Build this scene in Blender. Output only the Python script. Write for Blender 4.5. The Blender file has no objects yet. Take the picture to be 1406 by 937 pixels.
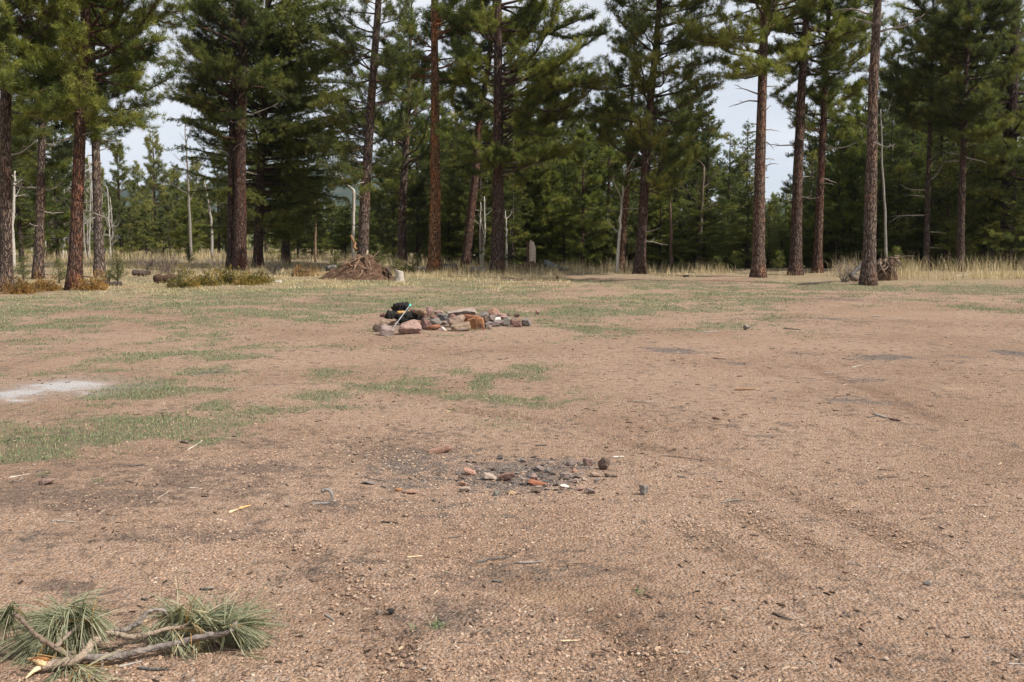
import bpy, math
import numpy as np
from mathutils import Vector

# ------------------------------------------------------------------ basics
SC = bpy.context.scene
COL = SC.collection
F, CX, CY, HC = 1367.0, 703.0, 468.5, 1.6
TH = math.atan((468.5 - 320.0) / F)
CT, ST = math.cos(TH), math.sin(TH)


def ray(px, py):
    x, v = (px - CX) / F, (CY - py) / F
    return np.array([x, CT + v * ST, -ST + v * CT])


def G(px, py, z=0.0):
    """point of the horizontal plane at height z seen at this place of the photo"""
    d = ray(px, py)
    t = (z - HC) / d[2]
    return np.array([d[0] * t, d[1] * t, z])


def AT(px, py, Y):
    d = ray(px, py)
    t = Y / d[1]
    return np.array([d[0] * t, Y, HC + d[2] * t])


def YB(py):
    return float(G(CX, py)[1])


# vectorised value noise --------------------------------------------------
def _h(ix, iy, iz, s):
    n = (ix * 374761393 + iy * 668265263 + iz * 2147483647 % 1000003 * 97 + iz * 1274126177 + s * 362437) & 0xFFFFFFFF
    n = ((n ^ (n >> 13)) * 1274126177) & 0xFFFFFFFF
    n = ((n ^ (n >> 16)) * 2246822519) & 0xFFFFFFFF
    return ((n ^ (n >> 15)) & 0xFFFFFF) / float(0xFFFFFF)


def vnoise(x, y, z=0.0, s=0):
    x, y, z = np.broadcast_arrays(np.asarray(x, float), np.asarray(y, float), np.asarray(z, float))
    ix, iy, iz = (np.floor(a).astype(np.int64) for a in (x, y, z))
    fx, fy, fz = x - ix, y - iy, z - iz
    fx, fy, fz = (f * f * (3 - 2 * f) for f in (fx, fy, fz))
    r = 0
    for dx in (0, 1):
        wx = fx if dx else 1 - fx
        for dy in (0, 1):
            wy = fy if dy else 1 - fy
            for dz in (0, 1):
                wz = fz if dz else 1 - fz
                r = r + wx * wy * wz * _h(ix + dx, iy + dy, iz + dz, s)
    return r * 2 - 1


def fbm(x, y, z=0.0, s=0, o=4):
    r, a = 0, 1.0
    for k in range(o):
        r = r + a * vnoise(np.asarray(x) * 2 ** k, np.asarray(y) * 2 ** k, np.asarray(z) * 2 ** k, s + k * 17)
        a *= 0.5
    return r


def sstep(a, b, x):
    t = np.clip((np.asarray(x, float) - a) / (b - a), 0, 1)
    return t * t * (3 - 2 * t)


def unit(v):
    return v / np.maximum(np.linalg.norm(v, axis=-1, keepdims=True), 1e-9)


# mesh collector ----------------------------------------------------------
class MB:
    def __init__(self):
        self.v, self.f3, self.f4, self.n, self.var = [], [], [], 0, []
        self.m3, self.m4 = [], []

    def add(self, v, f3=None, f4=None, var=0.5, mi=0):
        v = np.asarray(v, float).reshape(-1, 3)
        self.v.append(v)
        self.var.append(np.broadcast_to(np.asarray(var, float), (len(v),)))
        if f3 is not None and len(f3):
            self.f3.append(np.asarray(f3, np.int64) + self.n)
            self.m3.append(np.full(len(f3), mi))
        if f4 is not None and len(f4):
            self.f4.append(np.asarray(f4, np.int64) + self.n)
            self.m4.append(np.full(len(f4), mi))
        self.n += len(v)

    def tube(self, path, rad, sides=6, rough=0.0, seed=0, cap=True, var=0.5, freq=(2.0, 3.0), mi=0):
        P = np.asarray(path, float)
        R = np.broadcast_to(np.asarray(rad, float), (len(P),))
        T = unit(np.gradient(P, axis=0))
        ref = np.where(np.abs(T[:, 2:3]) < 0.8, np.array([[0, 0, 1.0]]), np.array([[1.0, 0, 0]]))
        if np.abs(T[:, 2]).mean() > 0.6:
            ref = np.tile([[1.0, 0, 0]], (len(P), 1))
        else:
            ref = np.tile([[0, 0, 1.0]], (len(P), 1)) + 0.01
        A = unit(np.cross(T, ref))
        B = np.cross(T, A)
        an = np.arange(sides) * 2 * math.pi / sides
        ca, sa = np.cos(an)[None, :, None], np.sin(an)[None, :, None]
        rr = np.tile(R[:, None], (1, sides))
        if rough:
            L = np.concatenate([[0], np.cumsum(np.linalg.norm(np.diff(P, axis=0), axis=1))])
            rr = rr * (1 + rough * fbm(np.cos(an)[None, :] * freq[0] + 0 * rr, np.sin(an)[None, :] * freq[0] + 0 * rr,
                                       L[:, None] * freq[1] + 0 * rr, seed, 3))
        V = P[:, None, :] + rr[:, :, None] * (ca * A[:, None, :] + sa * B[:, None, :])
        n, s = len(P), sides
        i, j = np.meshgrid(np.arange(n - 1), np.arange(s), indexing='ij')
        q = np.stack([i * s + j, i * s + (j + 1) % s, (i + 1) * s + (j + 1) % s, (i + 1) * s + j], -1).reshape(-1, 4)
        V = V.reshape(-1, 3)
        f3 = None
        if cap:
            V = np.concatenate([V, P[:1], P[-1:]])
            jj = np.arange(s)
            f3 = np.concatenate([np.stack([np.full(s, n * s), (jj + 1) % s, jj], -1),
                                 np.stack([np.full(s, n * s + 1), (n - 1) * s + jj, (n - 1) * s + (jj + 1) % s], -1)])
        self.add(V, f3, q, var, mi)

    def mesh(self, name, mats, smooth=True):
        V = np.concatenate(self.v)
        f3 = np.concatenate(self.f3) if self.f3 else np.zeros((0, 3), np.int64)
        f4 = np.concatenate(self.f4) if self.f4 else np.zeros((0, 4), np.int64)
        me = bpy.data.meshes.new(name)
        me.vertices.add(len(V))
        me.vertices.foreach_set('co', V.astype(np.float32).ravel())
        nl = f3.size + f4.size
        me.loops.add(nl)
        me.loops.foreach_set('vertex_index', np.concatenate([f3.ravel(), f4.ravel()]).astype(np.int32))
        me.polygons.add(len(f3) + len(f4))
        st = np.concatenate([np.arange(len(f3)) * 3, f3.size + np.arange(len(f4)) * 4])
        me.polygons.foreach_set('loop_start', st.astype(np.int32))
        mi = np.concatenate([np.concatenate(x) if x else np.zeros(0) for x in (self.m3, self.m4)])
        me.polygons.foreach_set('material_index', mi.astype(np.int32))
        me.update(calc_edges=True)
        at = me.attributes.new('var', 'FLOAT', 'POINT')
        at.data.foreach_set('value', np.concatenate(self.var).astype(np.float32))
        me.polygons.foreach_set('use_smooth', np.full(len(f3) + len(f4), bool(smooth)))
        for m in (mats if isinstance(mats, (list, tuple)) else [mats]):
            me.materials.append(m)
        return me

    def obj(self, name, mats, parent=None, smooth=True, loc=None, color=None):
        o = bpy.data.objects.new(name, self.mesh(name, mats, smooth))
        COL.objects.link(o)
        if parent is not None:
            o.parent = parent
        if loc is not None:
            o.location = loc
        if color is not None:
            o.color = (*color, 1.0)
        return o


def tag(o, label=None, cat=None, group=None, kind=None):
    if label: o['label'] = label
    if cat: o['category'] = cat
    if group: o['group'] = group
    if kind: o['kind'] = kind
    return o


def empty(name, loc, label, cat, group=None):
    o = bpy.data.objects.new(name, None)
    o.empty_display_size = 0.2
    COL.objects.link(o)
    o.location = loc
    return tag(o, label, cat, group)


def dup(root, loc, rz, scale=1.0, label=None, group=None):
    r = root.copy()
    COL.objects.link(r)
    r.location = loc
    r.rotation_euler = (0, 0, rz)
    r.scale = (scale, scale, scale)
    if label: r['label'] = label
    if group: r['group'] = group
    for ch in root.children:
        c = ch.copy()
        COL.objects.link(c)
        c.parent = r
    return r


# ------------------------------------------------------------------ materials
def new_mat(name):
    m = bpy.data.materials.new(name)
    m.use_nodes = True
    nt = m.node_tree
    nt.nodes.clear()
    out = nt.nodes.new('ShaderNodeOutputMaterial')
    return m, nt, out


class NT:
    """short node helper"""
    def __init__(self, nt):
        self.nt = nt

    def n(self, t, **kw):
        nd = self.nt.nodes.new(t)
        for k, v in kw.items():
            setattr(nd, k, v)
        return nd

    def l(self, a, b):
        self.nt.links.new(a, b)

    def val(self, sock, v):
        if hasattr(v, 'is_output') or isinstance(v, bpy.types.NodeSocket):
            self.l(v, sock)
        else:
            sock.default_value = v

    def noise(self, vec, scale, detail=4, rough=0.55, dist=0.0):
        nd = self.n('ShaderNodeTexNoise')
        self.l(vec, nd.inputs['Vector'])
        nd.inputs['Scale'].default_value = scale
        nd.inputs['Detail'].default_value = detail
        nd.inputs['Roughness'].default_value = rough
        nd.inputs['Distortion'].default_value = dist
        return nd.outputs['Fac']

    def math(self, op, a, b=0.0, clamp=False):
        nd = self.n('ShaderNodeMath', operation=op, use_clamp=clamp)
        self.val(nd.inputs[0], a)
        self.val(nd.inputs[1], b)
        return nd.outputs[0]

    def ss(self, a, b, x):
        nd = self.n('ShaderNodeMapRange', interpolation_type='SMOOTHSTEP')
        self.val(nd.inputs['Value'], x)
        nd.inputs['From Min'].default_value = a
        nd.inputs['From Max'].default_value = b
        return nd.outputs['Result']

    def mix(self, fac, a, b, mode='MIX'):
        nd = self.n('ShaderNodeMix', data_type='RGBA', blend_type=mode)
        self.val(nd.inputs['Factor'], fac)
        for s, v in ((nd.inputs[6], a), (nd.inputs[7], b)):
            if isinstance(v, bpy.types.NodeSocket):
                self.l(v, s)
            else:
                s.default_value = (*v, 1.0)
        return nd.outputs[2]

    def ramp(self, fac, stops):
        nd = self.n('ShaderNodeValToRGB')
        self.l(fac, nd.inputs[0])
        el = nd.color_ramp.elements
        while len(el) < len(stops):
            el.new(0.5)
        for e, (p, c) in zip(el, stops):
            e.position = p
            e.color = (*c, 1.0)
        return nd.outputs[0]

    def attr(self, name):
        return self.n('ShaderNodeAttribute', attribute_name=name).outputs['Fac']

    def bump(self, h, strength, dist):
        nd = self.n('ShaderNodeBump')
        self.l(h, nd.inputs['Height'])
        nd.inputs['Strength'].default_value = strength
        nd.inputs['Distance'].default_value = dist
        return nd.outputs[0]

    def map(self, vec, scale):
        nd = self.n('ShaderNodeMapping')
        self.l(vec, nd.inputs[0])
        nd.inputs['Scale'].default_value = scale
        return nd.outputs[0]

    def objco(self):
        return self.n('ShaderNodeTexCoord').outputs['Object']

    def ocolor(self):
        return self.n('ShaderNodeObjectInfo').outputs['Color']

    def orand(self):
        return self.n('ShaderNodeObjectInfo').outputs['Random']

    def principled(self, out, col, rough=0.85, spec=0.25, normal=None):
        p = self.n('ShaderNodeBsdfPrincipled')
        self.val(p.inputs['Base Color'], col if isinstance(col, bpy.types.NodeSocket) else (*col, 1.0))
        self.val(p.inputs['Roughness'], rough)
        p.inputs['Specular IOR Level'].default_value = spec
        if normal is not None:
            self.l(normal, p.inputs['Normal'])
        self.l(p.outputs[0], out.inputs['Surface'])
        return p


def mat_foliage(name, stops, transl=0.38, patch=0.45):
    m, nt, out = new_mat(name)
    k = NT(nt)
    co = k.objco()
    v = k.math('ADD', k.attr('var'), k.math('MULTIPLY', k.math('SUBTRACT', k.noise(co, 0.9, 3), 0.5), patch))
    v = k.math('ADD', v, k.math('MULTIPLY', k.math('SUBTRACT', k.orand(), 0.5), 0.25), True)
    c = k.ramp(v, stops)
    p = k.principled(out, c, 0.6, 0.3)
    t = k.n('ShaderNodeBsdfTranslucent')
    k.l(k.mix(1.0, c, (1.0, 1.15, 0.6), 'MULTIPLY'), t.inputs['Color'])
    mx = k.n('ShaderNodeMixShader')
    mx.inputs[0].default_value = transl
    k.l(p.outputs[0], mx.inputs[1])
    k.l(t.outputs[0], mx.inputs[2])
    k.l(mx.outputs[0], out.inputs['Surface'])
    return m


def mat_bark(name, furrow=1.0, plate=(9, 9, 1.5)):
    m, nt, out = new_mat(name)
    k = NT(nt)
    co = k.objco()
    base = k.ocolor()
    w = k.n('ShaderNodeVectorMath', operation='ADD')
    nz = k.n('ShaderNodeTexNoise')
    k.l(co, nz.inputs['Vector'])
    nz.inputs['Scale'].default_value = 6.0
    sc = k.n('ShaderNodeVectorMath', operation='SCALE')
    k.l(nz.outputs['Color'], sc.inputs[0])
    sc.inputs['Scale'].default_value = 0.12
    k.l(co, w.inputs[0])
    k.l(sc.outputs[0], w.inputs[1])
    wc = k.map(w.outputs[0], plate)
    vo = k.n('ShaderNodeTexVoronoi', feature='DISTANCE_TO_EDGE')
    k.l(wc, vo.inputs['Vector'])
    vo.inputs['Scale'].default_value = 2.2
    plates = k.ss(0.0, 0.22, vo.outputs['Distance'])
    vc = k.n('ShaderNodeTexVoronoi')
    k.l(wc, vc.inputs['Vector'])
    vc.inputs['Scale'].default_value = 2.2
    sep = k.n('ShaderNodeSeparateColor')
    k.l(vc.outputs['Color'], sep.inputs[0])
    fine = k.noise(k.map(co, (38, 38, 7)), 2.0, 5, 0.7)
    big = k.noise(k.map(co, (1.6, 1.6, 0.7)), 1.2, 3)
    c = k.mix(k.math('MULTIPLY', sep.outputs[0], 0.55), base, (0.26, 0.20, 0.165))
    c = k.mix(k.ss(0.45, 0.75, big), c, k.mix(1.0, base, (1.5, 1.15, 0.95), 'MULTIPLY'))
    c = k.mix(k.math('MULTIPLY', k.ss(0.35, 0.75, fine), 0.6), c, k.mix(1.0, c, (0.45, 0.42, 0.42), 'MULTIPLY'))
    c = k.mix(k.math('MULTIPLY', k.math('SUBTRACT', 1.0, plates), 0.85 * furrow), c, (0.03, 0.021, 0.018))
    h = k.math('ADD', plates, k.math('MULTIPLY', fine, 0.5))
    k.principled(out, c, 0.92, 0.12, k.bump(h, 1.0, 0.06))
    return m


def mat_wood(name, bump=0.5):
    m, nt, out = new_mat(name)
    k = NT(nt)
    co = k.objco()
    base = k.ocolor()
    a = k.noise(co, 14, 5, 0.7)
    b = k.noise(co, 55, 3, 0.6)
    c = k.mix(k.ss(0.4, 0.75, a), base, k.mix(1.0, base, (0.45, 0.42, 0.4), 'MULTIPLY'))
    c = k.mix(k.math('MULTIPLY', k.ss(0.5, 0.8, b), 0.5), c, k.mix(1.0, base, (1.5, 1.45, 1.4), 'MULTIPLY'))
    k.principled(out, c, 0.85, 0.2, k.bump(k.math('ADD', a, k.math('MULTIPLY', b, 0.4)), bump, 0.02))
    return m


def mat_rock():
    m, nt, out = new_mat('rock_surface')
    k = NT(nt)
    co = k.objco()
    base = k.ocolor()
    a = k.noise(co, 9, 5, 0.65)
    b = k.noise(co, 60, 4, 0.7)
    big = k.noise(co, 3.0, 3)
    c = k.mix(k.ss(0.38, 0.7, a), base, k.mix(1.0, base, (0.55, 0.52, 0.52), 'MULTIPLY'))
    c = k.mix(k.math('MULTIPLY', k.ss(0.55, 0.7, big), 0.5), c, (0.30, 0.27, 0.24))
    c = k.mix(k.math('MULTIPLY', k.ss(0.5, 0.75, b), 0.45), c, k.mix(1.0, base, (1.5, 1.5, 1.5), 'MULTIPLY'))
    k.principled(out, c, 0.88, 0.22, k.bump(k.math('ADD', a, k.math('MULTIPLY', b, 0.35)), 0.6, 0.02))
    return m


def mat_var(name, stops, rough=0.8, spec=0.2, transl=0.0):
    m, nt, out = new_mat(name)
    k = NT(nt)
    c = k.ramp(k.attr('var'), stops)
    p = k.principled(out, c, rough, spec)
    if transl:
        t = k.n('ShaderNodeBsdfTranslucent')
        k.l(c, t.inputs['Color'])
        mx = k.n('ShaderNodeMixShader')
        mx.inputs[0].default_value = transl
        k.l(p.outputs[0], mx.inputs[1])
        k.l(t.outputs[0], mx.inputs[2])
        k.l(mx.outputs[0], out.inputs['Surface'])
    return m


def mat_ground():
    m, nt, out = new_mat('granite_dirt')
    k = NT(nt)
    co = k.objco()
    big = k.noise(co, 0.35, 5, 0.6)
    mid = k.noise(co, 1.7, 5, 0.65)
    sm = k.noise(co, 9.0, 5, 0.7)
    fine = k.noise(co, 45.0, 4, 0.75)
    v1 = k.n('ShaderNodeTexVoronoi')
    k.l(co, v1.inputs['Vector'])
    v1.inputs['Scale'].default_value = 62
    s1 = k.n('ShaderNodeSeparateColor')
    k.l(v1.outputs['Color'], s1.inputs[0])
    v2 = k.n('ShaderNodeTexVoronoi')
    k.l(co, v2.inputs['Vector'])
    v2.inputs['Scale'].default_value = 170
    s2 = k.n('ShaderNodeSeparateColor')
    k.l(v2.outputs['Color'], s2.inputs[0])
    stones = [(0.0, (0.12, 0.08, 0.06)), (0.16, (0.26, 0.165, 0.108)), (0.4, (0.38, 0.24, 0.153)), (0.62, (0.46, 0.29, 0.185)),
              (0.8, (0.40, 0.295, 0.215)), (0.93, (0.55, 0.42, 0.32)), (1.0, (0.22, 0.19, 0.175))]
    c1 = k.ramp(s1.outputs[0], stones)
    c2 = k.ramp(s2.outputs[1], stones)
    c = k.mix(k.ss(0.42, 0.58, fine), c1, c2)
    dirt = k.mix(mid, (0.275, 0.180, 0.115), (0.41, 0.27, 0.172))
    c = k.mix(k.math('ADD', 0.08, k.math('MULTIPLY', k.ss(0.4, 0.7, sm), 0.4)), c, dirt)
    # broad tone changes of the soil itself
    c = k.mix(k.math('MULTIPLY', k.ss(0.42, 0.62, big), 0.6), c, k.mix(1.0, c, (0.72, 0.68, 0.64), 'MULTIPLY'))
    c = k.mix(k.math('MULTIPLY', k.ss(0.50, 0.68, sm), 0.6), c, k.mix(1.0, c, (0.55, 0.5, 0.47), 'MULTIPLY'))
    # painted-in zones (vertex masks broken up by noise)
    brk = k.math('ADD', k.math('MULTIPLY', k.math('SUBTRACT', mid, 0.5), 0.9), k.math('MULTIPLY', k.math('SUBTRACT', sm, 0.5), 1.3))

    def zone(name, lo, hi, gain=1.0):
        return k.ss(lo, hi, k.math('ADD', k.attr(name), k.math('MULTIPLY', brk, gain)))
    c = k.mix(k.math('MULTIPLY', zone('sand', 0.30, 0.95, 0.9), 0.7), c, k.mix(fine, (0.40, 0.265, 0.165), (0.47, 0.32, 0.205)))
    c = k.mix(k.math('MULTIPLY', k.attr('track'), .5), c, k.mix(1.0, c, (0.50, 0.45, 0.42), 'MULTIPLY'))
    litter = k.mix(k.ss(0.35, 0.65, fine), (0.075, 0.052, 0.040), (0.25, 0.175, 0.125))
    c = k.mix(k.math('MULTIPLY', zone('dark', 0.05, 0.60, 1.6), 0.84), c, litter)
    duff = k.mix(k.ss(0.35, 0.65, fine), (0.17, 0.125, 0.075), (0.42, 0.33, 0.195))
    c = k.mix(k.math('MULTIPLY', zone('dry', 0.2, 0.9, .8), 0.85), c, duff)
    turf = k.mix(k.ss(0.3, 0.7, fine), (0.085, 0.098, 0.050), (0.185, 0.195, 0.105))
    c = k.mix(k.math('MULTIPLY', zone('green', 0.10, 0.9, 1.1), 0.55), c, turf)
    ash = k.mix(k.ss(0.35, 0.65, fine), (0.055, 0.047, 0.042), (0.25, 0.205, 0.17))
    c = k.mix(k.math('MULTIPLY', zone('ash', 0.08, 0.66, 1.35), 0.86), c, ash)
    c = k.mix(k.math('MULTIPLY', k.attr('white'), .5), c, (0.42, 0.36, 0.31))
    wht = k.mix(fine, (0.38, 0.345, 0.315), (0.60, 0.57, 0.54))
    c = k.mix(k.math('MULTIPLY', k.ss(.50, .67, k.math('ADD', k.math('MULTIPLY', k.attr('white'), .42), k.math('MULTIPLY', k.noise(co, 2.6, 7, .78), .55))), 0.9), c, wht)
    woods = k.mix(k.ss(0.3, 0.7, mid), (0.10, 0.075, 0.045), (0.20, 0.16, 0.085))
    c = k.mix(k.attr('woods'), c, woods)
    c = k.mix(1.0, c, (0.985, 1.0, 1.045), 'MULTIPLY')
    h = k.math('ADD', k.math('MULTIPLY', v1.outputs['Distance'], -0.6), k.math('ADD', k.math('MULTIPLY', fine, 0.9), k.math('MULTIPLY', sm, 1.6)))
    k.principled(out, c, 0.95, 0.12, k.bump(h, 1.0, 0.028))
    return m


M = {}
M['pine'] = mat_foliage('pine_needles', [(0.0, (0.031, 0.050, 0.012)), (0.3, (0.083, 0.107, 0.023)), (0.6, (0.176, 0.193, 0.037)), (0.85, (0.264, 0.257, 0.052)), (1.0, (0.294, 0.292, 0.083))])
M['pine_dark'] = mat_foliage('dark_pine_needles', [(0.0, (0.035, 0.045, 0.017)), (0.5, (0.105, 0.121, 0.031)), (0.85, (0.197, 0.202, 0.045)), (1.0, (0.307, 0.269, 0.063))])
M['fir'] = mat_foliage('fir_needles', [(0.00, (0.034, 0.051, 0.016)), (0.40, (0.109, 0.128, 0.036)), (0.72, (0.198, 0.200, 0.054)), (0.90, (0.200, 0.200, 0.069)), (1.00, (0.200, 0.200, 0.059))], .48)
M['far_pine'] = mat_foliage('pale_pine_needles', [(0.0, (0.068, 0.083, 0.030)), (0.5, (0.171, 0.180, 0.057)), (1.0, (0.331, 0.301, 0.090))])
M['juniper'] = mat_foliage('juniper_sprays', [(0.0, (0.072, 0.065, 0.022)), (0.5, (0.203, 0.167, 0.036)), (0.8, (0.348, 0.232, 0.051)), (1.0, (0.435, 0.217, 0.058))], 0.2)
M['juniper_rust'] = mat_foliage('rusty_juniper_sprays', [(0.0, (0.087, 0.058, 0.022)), (0.5, (0.246, 0.138, 0.041)), (1.0, (0.392, 0.217, 0.065))], 0.2)
M['sapling'] = mat_foliage('sapling_needles', [(0.0, (0.05, 0.065, 0.018)), (0.5, (0.11, 0.13, 0.035)), (1.0, (0.19, 0.19, 0.06))])
M['bark'] = mat_bark('ponderosa_bark')
M['aspen'] = mat_wood('aspen_bark', 0.25)
M['wood'] = mat_wood('weathered_wood', 0.7)
M['rock'] = mat_rock()
M['ground'] = mat_ground()
M['grass'] = mat_var('green_grass', [(0.0, (0.081, 0.133, 0.052)), (0.45, (0.133, 0.201, 0.081)), (0.75, (0.190, 0.254, 0.114)), (0.9, (0.342, 0.318, 0.171)), (1.0, (0.427, 0.382, 0.209))], 0.7, 0.25, 0.25)
M['dry'] = mat_var('dry_grass', [(0.0, (0.246, 0.174, 0.092)), (0.4, (0.515, 0.403, 0.216)), (0.75, (0.672, 0.549, 0.313)), (0.95, (0.784, 0.694, 0.464)), (1.0, (0.246, 0.269, 0.108))], 0.7, 0.25, 0.3)
M['pebble'] = mat_var('gravel_stones', [(0.0, (0.088, 0.063, 0.051)), (0.18, (0.229, 0.149, 0.106)), (0.45, (0.334, 0.221, 0.152)), (0.7, (0.396, 0.270, 0.189)), (0.90, (0.378, 0.270, 0.189)), (0.97, (0.458, 0.369, 0.285)), (1.0, (0.211, 0.189, 0.184))], 0.9, 0.2)
M['litter'] = mat_var('bark_litter', [(0.0, (0.03, 0.022, 0.018)), (0.4, (0.09, 0.062, 0.046)), (0.7, (0.17, 0.12, 0.085)), (0.9, (0.30, 0.25, 0.20)), (1.0, (0.48, 0.36, 0.22))], 0.9, 0.15)
M['branch_bark'] = mat_wood('flaky_branch_bark', 0.9)
M['fresh'] = mat_foliage('wilting_needles', [(0.0, (0.104, 0.119, 0.072)), (0.45, (0.232, 0.242, 0.150)), (0.8, (0.383, 0.377, 0.252)), (0.93, (0.533, 0.473, 0.324)), (1.0, (0.394, 0.225, 0.090))], 0.3, 0.1)

# ------------------------------------------------------------------ terrain
def height(x, y):
    x, y = np.asarray(x, float), np.asarray(y, float)
    r = np.hypot(x, y)
    h = 0.035 * fbm(x * 0.35, y * 0.35, 0, 5, 3) * sstep(3, 9, r) + 0.012 * fbm(x * 1.6, y * 1.6, 0, 9, 3)
    h = h + 0.10 * fbm(x * 0.12, y * 0.12, 3, 11, 3) * sstep(24, 40, r)
    drop = np.maximum(0, y - 46) * 0.035 * sstep(-14, 2, x) + np.maximum(0, y - 75) * 0.02
    h = h - np.minimum(drop, 9.0)
    h = h + sstep(450, 1500, r) * 10.0
    return h


def HZ(x, y):
    return float(height(x, y))


def GP(px, py):
    p = G(px, py)
    p[2] = HZ(p[0], p[1])
    return p


# zones given as places on the ground: (px, py, half-width, half-height, strength) of the photo, stored in metres
def zone_px(lst):
    out = []
    for (px, py, hw, hh, s) in lst:
        p = G(px, py)
        rx = hw * p[1] / F
        ya, yb = G(px, py + hh)[1], G(px, py - hh)[1]
        out.append((p[0], 0.5 * (ya + yb), rx, 0.5 * (yb - ya), s))
    return out


Z = {
    'green': zone_px([(210, 590, 190, 20, .55), (420, 556, 170, 16, .6), (600, 535, 130, 12, .5), (60, 625, 90, 10, .5), (160, 545, 110, 8, .55), (250, 582, 130, 26, .75), (330, 560, 110, 16, .7), (150, 600, 40, 10, .5), (190, 538, 80, 8, .7), (290, 537, 60, 7, .6),
                      (290, 607, 26, 8, .9), (430, 545, 70, 10, .75), (470, 560, 60, 10, .6), (510, 530, 70, 8, .6), (560, 520, 50, 8, .55),
                      (660, 530, 28, 16, 1.0), (625, 545, 30, 6, .7), (690, 548, 50, 7, .75), (720, 505, 30, 6, .7), (630, 490, 50, 6, .6),
                      (620, 561, 22, 6, .7), (135, 663, 16, 6, .75), (20, 632, 34, 7, .8), (60, 655, 14, 5, .6), (230, 487, 60, 8, .7),
                      (340, 492, 70, 7, .65), (560, 864, 28, 6, .5), (600, 860, 18, 9, .95), (510, 500, 60, 7, .4), (740, 548, 16, 4, .9),
                      (880, 815, 14, 5, .75), (60, 470, 90, 10, .5), (300, 462, 140, 8, .5), (480, 478, 110, 7, .55), (600, 466, 100, 5, .6),
                      (90, 440, 140, 10, .55), (300, 425, 200, 10, .55), (440, 420, 120, 10, .55), (800, 432, 130, 10, .75), (840, 412, 180, 8, .55),
                      (1000, 405, 160, 7, .65), (1180, 408, 130, 4, .6), (1390, 404, 40, 2, .7), (820, 450, 80, 6, .45), (940, 452, 50, 5, .6), (690, 440, 70, 12, .5),
                      (740, 470, 50, 5, .35), (380, 450, 60, 8, .4), (560, 400, 250, 8, .35), (1060, 425, 60, 4, .3)]),
    'dry': zone_px([(60, 408, 160, 12, 1.0), (250, 400, 200, 13, .95), (430, 396, 140, 12, .85), (560, 392, 160, 10, .8), (740, 380, 120, 8, .8),
                    (960, 373, 140, 4, .7), (1100, 385, 90, 8, .8), (1300, 386, 160, 9, .85), (1180, 392, 60, 5, .6), (660, 400, 100, 5, .4)]),
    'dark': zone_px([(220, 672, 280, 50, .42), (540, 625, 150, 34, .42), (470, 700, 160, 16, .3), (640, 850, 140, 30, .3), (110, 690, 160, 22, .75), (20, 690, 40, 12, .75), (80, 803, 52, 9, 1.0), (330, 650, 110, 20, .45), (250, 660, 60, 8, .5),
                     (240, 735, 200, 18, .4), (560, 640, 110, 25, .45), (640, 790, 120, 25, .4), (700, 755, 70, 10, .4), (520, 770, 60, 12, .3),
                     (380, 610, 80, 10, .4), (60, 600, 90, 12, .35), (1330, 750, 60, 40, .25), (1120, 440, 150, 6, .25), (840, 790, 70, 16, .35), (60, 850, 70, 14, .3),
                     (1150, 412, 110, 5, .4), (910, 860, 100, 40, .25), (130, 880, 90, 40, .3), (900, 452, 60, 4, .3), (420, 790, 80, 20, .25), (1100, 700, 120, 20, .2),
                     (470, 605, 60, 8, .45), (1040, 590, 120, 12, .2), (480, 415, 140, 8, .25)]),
    'ash': zone_px([(700, 655, 120, 26, .85), (600, 640, 100, 24, .55), (560, 665, 60, 12, .5), (740, 640, 100, 14, .6), (640, 690, 100, 14, .35), (640, 440, 75, 9, .9), (570, 448, 40, 8, .7),
                    (920, 483, 40, 5, .75), (1010, 497, 30, 3, .55), (1220, 492, 60, 5, .7), (1395, 484, 26, 7, .95), (1165, 551, 48, 8, .55), (1195, 521, 35, 4, .5), (1320, 491, 30, 4, .5),
                    (285, 513, 28, 5, .5), (1140, 438, 26, 2.4, .55), (1200, 555, 40, 5, .4), (1100, 486, 30, 4, .4)]),
    'white': zone_px([(20, 541, 75, 17, .92), (85, 531, 115, 15, .9), (120, 540, 60, 6, .62), (25, 551, 28, 4, .95), (205, 531, 20, 3, .6)]),
    'sand': zone_px([(770, 822, 80, 16, 1.0), (850, 800, 60, 12, .4), (1310, 535, 28, 5, .9), (1180, 690, 20, 5, .9), (1250, 530, 80, 8, .4), (690, 820, 30, 6, .6),
                     (1000, 470, 260, 10, .5), (1250, 430, 160, 10, .6), (120, 500, 150, 14, .55), (640, 408, 60, 3, .5), (850, 770, 60, 14, .35), (1250, 590, 160, 20, .3)]),
}


def zval(name, x, y):
    v = np.zeros_like(np.asarray(x, float))
    for (cx, cy, rx, ry, s) in Z[name]:
        d = np.hypot((x - cx) / rx, (y - cy) / ry)
        v = np.maximum(v, s * (1 - sstep(0.1, 1.45, d)))
    return v


TRACKS = [np.array([G(*q)[:2] for q in t]) for t in (
    [(930, 715), (1000, 760), (1070, 800), (1140, 850), (1190, 900), (1215, 937), (1235, 975)],
    [(700, 800), (770, 818), (830, 842), (880, 878), (915, 920), (935, 960)],
    [(250, 690), (330, 715), (430, 765), (500, 830), (540, 900), (555, 960)],
    [(1010, 700), (1090, 742), (1180, 790), (1280, 860), (1340, 937)],
    [(620, 560), (800, 590), (1000, 640), (1200, 720), (1400, 830)],
    [(1060, 480), (1200, 540), (1340, 600), (1480, 660)])]


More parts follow.
